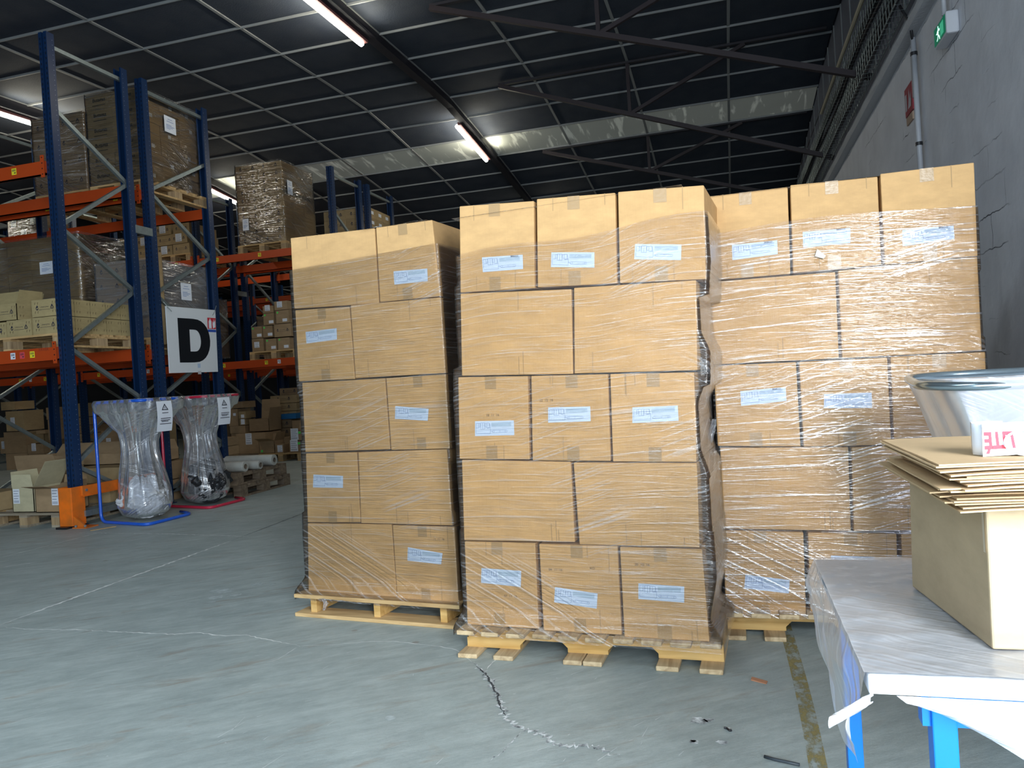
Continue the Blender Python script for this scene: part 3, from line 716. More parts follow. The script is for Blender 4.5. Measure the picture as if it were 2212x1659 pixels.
STAMP = {('middle stack', 'middle layer', 'centre'): [(1180, 865, '22  12  16')], ('middle stack', 'middle layer', 'left'): [(1064, 897, '18  11  16')], ('middle stack', 'bottom layer', 'left'): [(1103, 1288, '07  11  16')],
         ('middle stack', 'bottom layer', 'centre'): [(1200, 1231, '04  11  16'), (1279, 1228, 'XO')], ('middle stack', 'bottom layer', 'right'): [(1387, 1220, '20  10  16')], ('left stack', 'bottom layer', 'right'): [(948, 1165, '11  11  16')], ('right stack', 'bottom layer', 'left'): [(1707, 1212, '05  11  16')]}
def make_stack(nm, plane_p, e1, rows, labels, flaps, depth_total=1.10, spec=None):
    """rows: list of (row word, [ (col word, TL,TR,BR,BL px, deep?) ])"""
    e1 = Vector((*e1, 0)).normalized(); n = Vector((e1.y, -e1.x, 0)); e2 = -n
    p = Vector((*plane_p, .12)); ext = []
    grp = 'large cartons of the %s' % nm
    for rw, boxes in rows:
        xs = []
        zt = zb = 0
        for cw, q, narrow, info in boxes:
            Q = [at_plane(x, y, p, n) for x, y in q]
            zt, zb = max(Q[0].z, Q[1].z), min(Q[2].z, Q[3].z)
            for i_, s_i in ((0, 1), (3, 1), (1, -1), (2, -1)): Q[i_] = Q[i_] + e1 * .0022 * s_i
            xs += [(v - p).dot(e1) for v in Q]
            dep = .565 if narrow else .365
            jog = {0: 0, 1: .006, 2: -.004}[(len(cw) + len(rw)) % 3]
            def mk(d0, d1, lab, front):
                a = e2 * (d0 + (jog if front else 0)); b_ = e2 * d1
                tl, tr, br, bl = Q
                pts = [bl + a, br + a, br + b_, bl + b_, tl + a, tr + a, tr + b_, tl + b_]
                og = (bl + a + br + b_) / 2
                mb = MB().hexa(pts)
                o = build(mb, 'carton', CARD, origin=tuple(og), bevel=.004)
                tag(o, lab, 'box', grp); return o
            o = mk(0, dep - .004, '%s in the %s of the %s' % (info, rw, nm) if info else 'tan carton, %s of the %s, %s' % (cw, rw, nm), True)
            pl = p - e2 * -0.0 + n * .0022 - n * (jog if True else 0) * -1 * -1
            pf = p + e2 * jog + n * .002
            for lq in labels.get((rw, cw), []):
                s_ = [at_plane(x, y, pf, n) for x, y in lq[:4]]; sticker(o, s_, lq[4] if len(lq) > 4 else False)
            for (sx, sy, tx_) in STAMP.get((nm, rw, cw), []):
                c0 = at_plane(sx, sy, pf, n); tb_ = MB(); add_text(tb_, num_pts(tx_), lambda x, y: c0 + e1 * x + Vector((0, 0, y)), .75); part(tb_, 'date_stamp', mat('stamp_ink', (.16, .11, .07), .8), o)
            # tape folded over the top and bottom edge of the front face
            Tt = random.Random(len(ext) * 7 + len(xs)); mid = .5 + Tt.uniform(-.04, .04); wv = .026
            Wd = (Q[1] - Q[0]).length; Hd = (Q[0] - Q[3]).length
            if narrow:
                for v0, v1 in ((1 - .055 / Hd, 1.0), (0.0, .06 / Hd)):
                    u0, u1 = mid - wv / Wd, mid + wv / Wd; f = e2 * jog + n * .0012
                    part(MB().face([lerp2(Q, u0, v0) + f, lerp2(Q, u1, v0) + f, lerp2(Q, u1, v1) + f, lerp2(Q, u0, v1) + f]), 'tape', TAPE, o)
            # soft creases near the score lines
            f = e2 * jog + n * .0010
            for k in range(3):
                mb = MB()
                u = Tt.uniform(.15, .9); l_ = Tt.uniform(.1, .3); t_ = .0016 / Wd; v0 = 0 if Tt.random() < .5 else 1 - l_
                mb.face([lerp2(Q, u - t_, v0) + f, lerp2(Q, u + t_, v0) + f, lerp2(Q, u + t_, v0 + l_) + f, lerp2(Q, u - t_, v0 + l_) + f])
                part(mb, 'crease', mat('crease_dark', (.42, .27, .13), .8), o)
            # boxes behind it in the same layer
            d = dep + .004; k = 2
            show = (cw == 'right' and nm != 'right stack') or (cw == 'left' and nm == 'right stack')
            while show and d + dep <= depth_total + .06:
                mk(d, d + dep - .004, 'tan carton number %s back, behind the front %s one, %s, %s' % (['', '', 'two', 'three', 'four'][k], cw, rw, nm), False)
                d += dep + .004; k += 1
        ext.append((zb, zt, min(xs), max(xs)))
    return p, e1, e2, ext

def wrap_shell(p, e1, e2, ext, D, ztop, zbot, pal, label, m=FILM, bulge=None, nu=260, nv=170, seed=1, off=.006):
    """film wound round a stack: closed loop following the layers, flared over the pallet at the bottom"""
    x_min = min(e[2] for e in ext); x_max = max(e[3] for e in ext)
    def lim(z):
        lo, hi, wt = 0, 0, 0
        L_, H_ = [], []
        for dz in (-.06, -.03, 0, .03, .06):
            zz = z + dz; c = None
            for (a, b_, l, h) in ext:
                if a - .003 <= zz <= b_ + .003: c = (l, h) if c is None else (min(c[0], l), max(c[1], h))
            if c is None: c = (ext[-1][2], ext[-1][3]) if zz < ext[-1][0] else (ext[0][2], ext[0][3])
            L_.append(c[0]); H_.append(c[1])
        return min(L_) * .7 + sum(L_) / 5 * .3, max(H_) * .7 + sum(H_) / 5 * .3
    per = 2 * ((x_max - x_min) + D)
    def fn(u, v):
        t = u * per; w_ = x_max - x_min
        zt = ztop(min(1, t / w_) if t < w_ else (1 if t < w_ + D else (1 - (t - w_ - D) / w_ if t < 2 * w_ + D else 0)))
        z = zbot + (zt - zbot) * v
        l, h = lim(z); l -= off; h += off; f0 = -off; bk = D + off
        k = max(0, min(1, (.21 - z) / .09)); k = k * k * (3 - 2 * k)
        l = l * (1 - k) + (pal[0] - .006) * k; h = h * (1 - k) + (pal[1] + .006) * k; f0 = f0 * (1 - k) + (pal[2] - .006) * k
        if bulge: h += bulge(z)
        if t < w_: s = t / w_; a, b_ = l + (h - l) * s, f0; nx, ny = 0, -1
        elif t < w_ + D: s = (t - w_) / D; a, b_ = h, f0 + (bk - f0) * s; nx, ny = 1, 0
        elif t < 2 * w_ + D: s = (t - w_ - D) / w_; a, b_ = h + (l - h) * s, bk; nx, ny = 0, 1
        else: s = (t - 2 * w_ - D) / D; a, b_ = l, bk + (f0 - bk) * s; nx, ny = -1, 0
        d = .0010 * noise.noise(Vector((t * 2 + seed, z * 14, seed))) + .0008 * noise.noise(Vector((t * 1.5 + z * 20, z * 40, seed)))
        d += .0020 * max(0, noise.noise(Vector((t * 2, z * 4, seed + 9))))
        d = abs(d) + .001
        q = p + e1 * (a + nx * d) + e2 * (b_ + ny * d); return (q.x, q.y, z)
    H_ = 1.8
    mb = MB().grid(fn, nu, nv, lambda a, b_: (a * per, b_ * H_), wrap=True)
    o = build(mb, 'stretch_wrap', m, smooth=True, origin=tuple(p)); tag(o, label, 'plastic film', 'clear film wound round the pallet stacks'); return o

def tail(parent, pts, wd, seed):
    """crumpled loose end of film"""
    P = [Vector(q) for q in pts]
    def fn(u, v):
        s = u * (len(P) - 1); i = min(int(s), len(P) - 2); c = P[i].lerp(P[i + 1], s - i); w2 = wd * (.4 + .6 * math.sin(math.pi * min(1, u * .8 + .15)))
        a = (v - .5) * 2
        c = c + Vector((a * w2, noise.noise(Vector((u * 7, v * 7, seed))) * wd * .9, noise.noise(Vector((u * 9, v * 9, seed + 4))) * wd * .4)); return c
    part(MB().grid(fn, 22, 12, lambda a, b_: (a * .3, b_ * .3)), 'film_tail', FILM_D, parent, True)

ROWN = ['top layer', 'second layer', 'middle layer', 'fourth layer', 'bottom layer']
# middle stack ------------------------------------------------------
Mrows = [(ROWN[0], [('left', ((990, 445), (1153, 433), (1155, 622), (992, 632)), 1, ''), ('centre', ((1158, 430), (1330, 416), (1334, 612), (1160, 621)), 1, ''), ('right', ((1334, 415), (1522, 400), (1526, 603), (1338, 612)), 1, '')]),
         (ROWN[1], [('left', ((992, 634), (1234, 624), (1238, 808), (995, 812)), 0, ''), ('right', ((1239, 622), (1505, 605), (1508, 800), (1240, 807)), 0, '')]),
         (ROWN[2], [('left', ((987, 815), (1140, 812), (1144, 993), (990, 992)), 1, ''), ('centre', ((1146, 812), (1314, 808), (1320, 996), (1149, 995)), 1, ''), ('right', ((1317, 808), (1501, 804), (1506, 998), (1323, 997)), 1, '')]),
         (ROWN[3], [('left', ((995, 994), (1233, 998), (1242, 1172), (1000, 1168)), 0, ''), ('right', ((1238, 999), (1507, 1000), (1513, 1183), (1251, 1176)), 0, '')]),
         (ROWN[4], [('left', ((1001, 1170), (1156, 1174), (1164, 1360), (1007, 1350)), 1, ''), ('centre', ((1163, 1175), (1335, 1180), (1344, 1372), (1173, 1362)), 1, ''), ('right', ((1338, 1181), (1518, 1186), (1534, 1386), (1348, 1375)), 1, '')])]
Ml = {(ROWN[0], 'left'): [((1041, 556), (1129, 550), (1130, 581), (1043, 588), True)], (ROWN[0], 'centre'): [((1191, 545), (1284, 545), (1284, 578), (1190, 577))], (ROWN[0], 'right'): [((1372, 527), (1472, 528), (1471, 562), (1370, 560))],
      (ROWN[2], 'left'): [((1026, 910), (1110, 908), (1111, 940), (1026, 942))], (ROWN[2], 'centre'): [((1184, 880), (1275, 878), (1276, 910), (1184, 913))], (ROWN[2], 'right'): [((1366, 880), (1464, 876), (1466, 909), (1366, 914))],
      (ROWN[4], 'left'): [((1040, 1227), (1126, 1233), (1125, 1268), (1039, 1259))], (ROWN[4], 'centre'): [((1199, 1268), (1291, 1282), (1289, 1315), (1197, 1301))], (ROWN[4], 'right'): [((1379, 1260), (1478, 1267), (1478, 1302), (1379, 1294))]}
frM = frame_pts((-1.206, 3.095), (1.12, -.06), (.06, 1.12))
slat_pallet(frM, (-.65, 3.6, 0), 'pale pallet with ten slat ends showing under the middle box stack')
pM, e1M, e2M, exM = make_stack('middle stack', (-1.19, 3.160), (1.06, -.10), Mrows, Ml, None)
def sm(z, a, b_): t = max(0, min(1, (z - a) / (b_ - a))); return t * t * (3 - 2 * t)
wm = wrap_shell(pM, e1M, e2M, exM, 1.13, lambda s: 1.755 + .045 * s + .012 * math.sin(s * 9), .097, (-.02, 1.115, -.055), 'clear film wound round the middle stack of cartons, loose on its right side',
           bulge=lambda z: .035 * sm(z, .9, .75) * sm(z, .18, .4) + .03 * sm(z, 1.35, 1.25) * sm(z, 1.05, 1.15), seed=2)
tail(wm, [at_y(1505, 775, 3.12), at_y(1522, 790, 3.12), at_y(1518, 812, 3.12)], .016, 3)
# left stack ---------------------------------------------------------
Lrows = [(ROWN[0], [('left', ((625, 514), (808, 492), (818, 655), (633, 667)), 0, ''), ('right', ((812, 492), (935, 475), (953, 640), (821, 653)), 1, '')]),
         (ROWN[1], [('left', ((635, 670), (754, 662), (766, 819), (643, 824)), 1, ''), ('right', ((757, 660), (953, 642), (964, 806), (768, 817)), 0, '')]),
         (ROWN[2], [('left', ((650, 827), (831, 817), (842, 971), (657, 977)), 0, ''), ('right', ((834, 817), (964, 808), (973, 969), (845, 972)), 1, '')]),
         (ROWN[3], [('left', ((658, 980), (770, 977), (778, 1129), (662, 1129)), 1, ''), ('right', ((774, 977), (967, 970), (979, 1135), (780, 1130)), 0, '')]),
         (ROWN[4], [('left', ((662, 1131), (845, 1133), (857, 1291), (664, 1277)), 0, ''), ('right', ((848, 1134), (983, 1138), (992, 1301), (858, 1292)), 1, '')])]
Ll = {(ROWN[0], 'right'): [((850, 586), (923, 580), (924, 607), (852, 615))], (ROWN[1], 'left'): [((660, 717), (727, 709), (728, 733), (662, 742))],
      (ROWN[2], 'right'): [((854, 877), (926, 883), (924, 909), (853, 905))], (ROWN[3], 'left'): [((677, 1025), (741, 1028), (741, 1054), (676, 1053))], (ROWN[4], 'right'): [((881, 1182), (956, 1195), (953, 1219), (880, 1211))]}
frL = frame_pts((-2.31, 3.572), (1, -.13), (.13, 1))
o = empty('pallet', (-1.8, 4.1, 0), 'yellowish pallet with upright stringers and long boards under the left box stack', 'pallet', 'wooden pallets under the three big stacks')
for i in range(7):
    part(hb(frL, 0, 1.0, i * .163, i * .163 + .10, .10, .12), 'deck_board', WOODX, o, bevel=.003)
for a in (.085, .485, .875): part(hb(frL, a, a + .038, .03, 1.08, .02, .10), 'stringer', WOODN, o, bevel=.002)
for b in (0, .5, .98): part(hb(frL, 0, 1.0, b, b + .12, 0, .02), 'bottom_board', WOODX, o, bevel=.003)
pL, e1L, e2L, exL = make_stack('left stack', (-2.26, 3.63), (1, -.135), Lrows, Ll, None, 1.12)
wl = wrap_shell(pL, e1L, e2L, exL, 1.13, lambda s: 1.86 + .03 * s, .088, (-.04, .955, -.045), 'clear film wound round the left stack of cartons, twisted end hanging on its pallet', seed=5)
tail(wl, [at_y(698, 1293, 3.52), at_y(704, 1303, 3.52), at_y(700, 1318, 3.5)], .014, 8)
tail(wl, [at_y(690, 1294, 3.52), at_y(735, 1298, 3.5), at_y(800, 1305, 3.5)], .010, 11)
# right stack --------------------------------------------------------
Rrows = [(ROWN[0], [('left', ((1526, 424), (1703, 404), (1709, 591), (1531, 606)), 1, ''), ('centre', ((1706, 400), (1897, 381), (1905, 572), (1712, 590)), 1, ''), ('right', ((1900, 376), (2105, 351), (2113, 553), (1910, 572)), 1, '')]),
         (ROWN[1], [('left', ((1532, 609), (1806, 587), (1814, 774), (1539, 788)), 0, ''), ('right', ((1809, 585), (2112, 554), (2122, 758), (1818, 774)), 0, '')]),
         (ROWN[2], [('left', ((1540, 790), (1721, 782), (1731, 965), (1549, 964)), 1, ''), ('centre', ((1725, 782), (1918, 772), (1927, 961), (1735, 965)), 1, ''), ('right', ((1922, 771), (2129, 760), (2136, 950), (1930, 961)), 1, '')]),
         (ROWN[3], [('left', ((1554, 968), (1834, 966), (1840, 1148), (1563, 1143)), 0, ''), ('right', ((1838, 966), (2137, 955), (2142, 1143), (1843, 1148)), 0, '')]),
         (ROWN[4], [('left', ((1560, 1146), (1737, 1151), (1743, 1333), (1567, 1337)), 1, ''), ('centre', ((1744, 1151), (1938, 1153), (1944, 1333), (1750, 1333)), 1, ''), ('right', ((1945, 1153), (2142, 1150), (2150, 1333), (1951, 1333)), 1, '')])]
Rl = {(ROWN[0], 'left'): [((1581, 529), (1679, 519), (1680, 549), (1582, 562), True)], (ROWN[0], 'centre'): [((1734, 501), (1837, 492), (1837, 525), (1735, 535), True)], (ROWN[0], 'right'): [((1949, 497), (2060, 487), (2062, 516), (1950, 532), True)],
      (ROWN[2], 'left'): [((1599, 845), (1697, 836), (1699, 866), (1601, 877), True)], (ROWN[2], 'centre'): [((1780, 851), (1883, 848), (1884, 881), (1780, 882))], (ROWN[4], 'left'): [((1610, 1241), (1706, 1253), (1704, 1282), (1608, 1271))],
      (ROWN[4], 'centre'): [((1795, 1200), (1890, 1203), (1889, 1235), (1794, 1232))]}
frR = frame_pts((-.082, 3.432), (1, -.01), (.01, 1))
slat_pallet(frR, (.5, 4.0, 0), 'pale pallet half hidden by the table under the right box stack')
pR, e1R, e2R, exR = make_stack('right stack', (-.08, 3.49), (1, -.005), Rrows, Rl, None)
wr2 = wrap_shell(pR, e1R, e2R, exR, 1.13, lambda s: 1.78 + .02 * s + .02 * math.sin(s * 4), .10, (-.005, 1.09, -.05), 'clear film with bright wrinkles wound round the right stack of cartons', seed=9,
                 m=M_film('stretch_film_b', base=.010, lines=.75, milky=.09, vscale=120, rough=.15, bump=.8, tint=(.94, .91, .88)))
tail(wr2, [at_y(1535, 780, 3.42), at_y(1533, 800, 3.40), at_y(1527, 816, 3.38)], .017, 21)
tail(wr2, [at_y(1543, 905, 3.44), at_y(1538, 930, 3.40), at_y(1532, 965, 3.38)], .014, 25)
# torn scrap caught under the film of the right stack
q = [at_y(1765, 538, 3.475), at_y(1784, 553, 3.475), at_y(1779, 559, 3.475), at_y(1760, 554, 3.475)]
build(MB().face(q[::-1]).face([v + Vector((0, -.004, .0)) for v in q[::-1]]), 'scrap', mat('scrap_white', (.7, .66, .58), .7), origin=tuple(q[2])); tag(bpy.data.objects['scrap'], 'white triangular foam scrap caught under the film of the right stack', 'scrap')

# film lying loosely over the tops
def top_film(parent, p, e1, e2, w_, z, seed, s0=0, D=.5, slope=0):
    def fn(u, v):
        q = p + e1 * (s0 + w_ * u) + e2 * (D * v - .004); e = min(1, 6 * min(u, 1 - u)) ; h = max(0, noise.noise(Vector((u * 3.2 + seed, v * 3, seed)))) * .028 * e + .002 * noise.noise(Vector((u * 20, v * 20, seed)))
        if v < .02: h *= .2
        return (q.x, q.y, z + slope * u + .004 + max(0, h))
    part(MB().grid(fn, 40, 20, lambda a, b_: (a * w_ * 1.4, b_ * D)), 'loose_top_film', FILM_D, parent, True)
top_film(wm, pM, e1M, e2M, 1.0, exM[0][1] - .012, 1, .06)
top_film(wl, pL, e1L, e2L, .38, exL[0][1] - .005, 4, .50)
top_film(wr2, pR, e1R, e2R, 1.0, exR[0][1] - .012, 8, .04)

# ------------------------------------------------------------------ racks
UPR = 4.93
def upright_mesh():
    mb = MB(); mb.box(-.05, -.043, -.045, .045, 0, UPR); mb.box(.043, .05, -.045, .045, 0, UPR)
    mb.box(-.043, -.018, -.045, -.038, 0, UPR); mb.box(.018, .043, -.045, -.038, 0, UPR)
    mb.box(-.018, -.011, -.045, -.025, 0, UPR); mb.box(.011, .018, -.045, -.025, 0, UPR); mb.box(-.018, .018, -.028, -.022, 0, UPR)
    mb.box(-.043, -.03, .038, .045, 0, UPR); mb.box(.03, .043, .038, .045, 0, UPR)
    return mb.mesh('post', BLUE)
def slots_mesh():
    mb = MB()
    for k in range(int(UPR / .05) - 1):
        z = .05 + k * .05
        for x in (-.031, .031): mb.box(x - .006, x + .006, -.0462, -.044, z, z + .024)
    return mb.mesh('slots', mat('slot_dark', (.002, .004, .01), .6))
def holes_mesh():
    mb = MB()
    for k in range(int(UPR / .05) - 1):
        z = .06 + k * .05
        mb.face([(.0506, .018, z), (.0506, .024, z), (.0506, .024, z + .006), (.0506, .018, z + .006)])
    return mb.mesh('rivet_holes', mat('hole_light', (.25, .32, .42), .5))
ME_UP, ME_SL, ME_HO = upright_mesh(), slots_mesh(), holes_mesh()
ME_FOOT = MB().box(-.07, .07, -.07, .07, 0, .008).mesh('foot_plate', BLUE)
def rack_frame(x, y, D, outer_front, label, detail=True):
    o = empty('rack_upright', (x, y, 0), label, 'rack upright', 'blue rack uprights')
    for s_, yy in ((1, .045), (-1, D - .045)):
        u = link('post', ME_UP, o, (0, yy, 0));
        if s_ < 0: u.rotation_euler.z = math.pi
        f = link('foot_plate', ME_FOOT, u)
        if detail:
            sl = link('slots', ME_SL, u); sl['kind'] = 'stuff'
            h = link('rivet_holes', ME_HO, u); h['kind'] = 'stuff'
            if s_ < 0: h.location.x = -.1012
    Y0, Y1 = (.06, D - .06) if outer_front else (D - .06, .06)
    zz = 4.2; k = 0; a, b_ = Y0, Y1
    while zz > .2:
        z2 = zz - (.55 if k % 2 == 0 else .62)
        link('brace', MB().bar((.0, a, zz), (.0, b_, max(.12, z2)), .04, .036, (1, 0, 0)).mesh('brace', GALV), o)
        a, b_ = b_, a; zz = z2 - .015; k += 1
    link('top_brace', MB().bar((0, .05, UPR - .12), (0, D - .05, UPR - .12), .036, .04).mesh('brace', GALV), o)
    link('bottom_brace', MB().bar((0, .05, .14), (0, D - .05, .14), .036, .04).mesh('brace', GALV), o)
    return o
def rack_beam(x0, x1, y, ztop, face, label, stickers=()):
    """face -1: looks towards the camera (front beam) ; +1 rear"""
    o = empty('rack_beam', ((x0 + x1) / 2, y, ztop), label, 'rack beam', 'orange rack beams')
    hw = (x1 - x0) / 2 - .05; f = face
    ys = sorted((y - o.location.y, f * .03)); 
    mb = MB(); mb.box(-hw, hw, -.022, .022, -.065, 0); mb.box(-hw, hw, -.022 + (0.0 if f < 0 else -.006), .022 + (0 if f > 0 else .006), -.13, -.065)
    mb.box(-hw, hw, -.026, .026, -.13, -.118)
    link('beam', mb.mesh('beam', ORANGE), o)
    for s_ in (-1, 1):
        c = link('end_connector', MB().box(-.022, .022, -.004, .004, -.165, .055).mesh('end_connector', ORANGE), o, (s_ * (hw - .02), f * .030, 0))
        mh = MB()
        for zz in (-.14, -.085, -.03, .025): mh.box(-.006, .006, -.0052, .0052, zz, zz + .012)
        link('connector_holes', mh.mesh('connector_holes', MATS['slot_dark']), c)
    for sx, colr in stickers:
        mb = MB().box(-.03, .03, -.0018, 0, -.025, .04)
        s_ = link('barcode_label', mb.mesh('barcode_label', colr), o, (sx, f * .0225, -.065))
        mb = MB()
        for k in range(7): mb.box(-.022 + k * .0065, -.019 + k * .0065, -.0024, -.0018, .008, .03)
        mb.box(-.0, .022, -.0024, -.0018, -.012, -.002)
        link('barcode', mb.mesh('barcode', INK), s_)
    return o
PAIRS = [('first', 6.05, 1.05, 'second', 7.32, 1.14, (-6.35, -9.05, -11.75, -14.45)),
         ('third', 11.40, 1.08, 'fourth', 12.72, 1.10, (-6.20, -8.90, -11.60, -14.30)),
         ('fifth', 16.9, 1.08, 'sixth', 18.2, 1.10, (-6.20, -8.90, -11.60, -14.30))]
BAYW = ['end', 'second', 'third']
for a, ya, da, b, yb, db, xs in PAIRS:
    for (nm, y, D, outer) in ((a, ya, da, True), (b, yb, db, False)):
        for i, x in enumerate(xs):
            w_ = ['at the aisle end', 'between the end and second bays', 'between the second and third bays', 'beyond the third bay'][i]
            rf_ = rack_frame(x, y, D, outer, 'blue braced upright pair %s, %s rack row' % (w_, nm), True)
            if y > 16: rf_.scale.z = .84
        for i in range(3):
            for lv, zt in (('lower', 1.80), ('upper', 3.65)):
                if nm == 'first' and i > 1: continue
                for fc, yy in ((-1, y + .0), (1, y + D)):
                    st = ()
                    if fc < 0:
                        hw = 1.35
                        st = [(-.9, YEL), (-.05, YEL), (.95, YEL)] if lv == 'upper' or nm != 'first' else [(hw - .36, YEL), (hw - .49, PINK), (hw - .61, WHITE), (-.3, YEL)]
                        if lv == 'upper' and nm == 'first': st = [(hw - .44, YEL), (-.4, YEL)]
                        if lv == 'lower' and nm != 'first': st = st + [(.2, WHITE), (.55, YEL)]
                    ob = rack_beam(xs[i + 1], xs[i], yy, zt, fc, 'orange %s beam, %s side, %s bay of the %s rack row' % (lv, 'front' if fc < 0 else 'rear', BAYW[i], nm), st)
                    if nm == 'first' and lv == 'lower' and i == 0 and fc < 0:
                        tp = text_pts('FAVEK', .045); mb = MB(); add_text(mb, tp, lambda x, y: Vector((x, 0, y)))
                        link('handwriting', mb.mesh('handwriting', mat('marker_brown', (.22, .04, .02), .6)), ob, (1.35 - .21, -.0232, -.018))
    for i, x in enumerate(xs):      # row spacers
        for zz in (.9, 3.1):
            o = build(MB().box(x - .025, x + .025, ya + da - .02, yb + .02, zz, zz + .09), 'row_spacer', GALV, origin=(x, (ya + yb) / 2, zz))
            tag(o, 'galvanised %s spacer plate joining the %s and %s rack rows, %s frame line' % ('low' if zz < 1 else 'high', a, b, ['end', 'second', 'third', 'fourth'][i]), 'spacer', 'row spacers')
            o.data.transform(Matrix.Translation((.03, 0, 0)))

# orange upright protector and end rail
o = empty('rack_guard', (-6.33, 6.05, 0), 'orange corner guard with rail bolted round the first rack upright', 'guard')
part(MB().box(-6.42, -6.27, 5.955, 5.965, .02, .40).box(-6.275, -6.265, 5.96, 6.12, .02, .40).box(-6.43, -6.42, 5.96, 6.12, .02, .40), 'corner_guard', ORANGE2, o, bevel=.003)
part(MB().box(-6.262, -6.235, 6.07, 7.12, .30, .40).box(-6.262, -6.215, 6.07, 7.12, .295, .303), 'end_rail', ORANGE2, o)
part(MB().box(-6.27, -6.245, 6.1, 7.12, .09, .15), 'lower_rail', GALV, o)
mb = MB().box(-6.27, -6.10, 5.95, 6.10, .0, .01); mb.face([(-6.262, 5.965, .01), (-6.11, 5.965, .012), (-6.262, 5.965, .12)]); mb.face([(-6.262, 5.965, .12), (-6.11, 5.965, .012), (-6.11, 5.985, .012), (-6.262, 5.985, .12)])
part(mb, 'foot_bracket', ORANGE2, o)
for bx, by, bz in ((-6.13, 5.97, .012), (-6.23, 5.955, .012)): part(MB().tube([(bx, by, bz), (bx, by, bz + .02)], .012, 8), 'bolt', GALV, o)
part(MB().tube([(-6.235, 6.11, .355), (-6.225, 6.11, .355)], .014, 10), 'bolt', GALV, o)
part(MB().box(-6.42, -6.29, 5.90, 5.97, .0, .02), 'base_lip', BLACK, o)

# ------------------------------------------------------------------ cartons on racks
TXG = text_pts('compos group', .12); BUT = text_pts('Butagaz', .3, .010)
def logo_faces(mb, fn, w_, flip=False):
    """drop emblem, words and flame emblem; fn(x,y) in metres around the logo centre"""
    s = w_
    g = (lambda x, y: fn(-x, -y)) if flip else fn
    def poly(c, pts, k=1.0): mb.face([g(c[0] * s + x * s * k, c[1] * s + y * s * k) for x, y in pts])
    # left drop, as a ring opened to the right
    out = [(0, .14), (.055, .06), (.07, 0), (.05, -.06), (0, -.085), (-.05, -.06), (-.07, 0), (-.055, .06)]
    inn = [(0, .03), (.03, .02), (.035, -.005), (.025, -.03), (0, -.04), (-.025, -.03), (-.035, -.005), (-.03, .02)]
    for i in range(8):
        if i == 1: continue
        a, b_ = out[i], out[(i + 1) % 8]; c, d = inn[(i + 1) % 8], inn[i]
        poly((-.40, 0), [a, b_, c, d])
    poly((-.385, -.01), [(0, .008), (.04, .008), (.04, -.008), (0, -.008)])
    # right flame in two leaves
    poly((.40, 0), [(0, .15), (.05, .07), (.09, -.01), (.085, -.06), (.045, -.08), (.06, -.02), (0, .07)])
    poly((.40, 0), [(0, .15), (0, .07), (-.06, -.02), (-.045, -.08), (-.085, -.06), (-.09, -.01), (-.05, .07)])
    poly((.40, 0), [(0, .02), (.03, -.04), (.015, -.08), (-.015, -.08), (-.03, -.04)])
    poly((0, -.07), [(-.3, .006), (.3, .006), (.3, -.006), (-.3, -.006)])
    add_text(mb, TXG, lambda x, y: g(x * s * .62, .05 * s + y * s * .62))
def print_mesh(mb, name, parent, m=INK): return part(mb, name, m, parent)

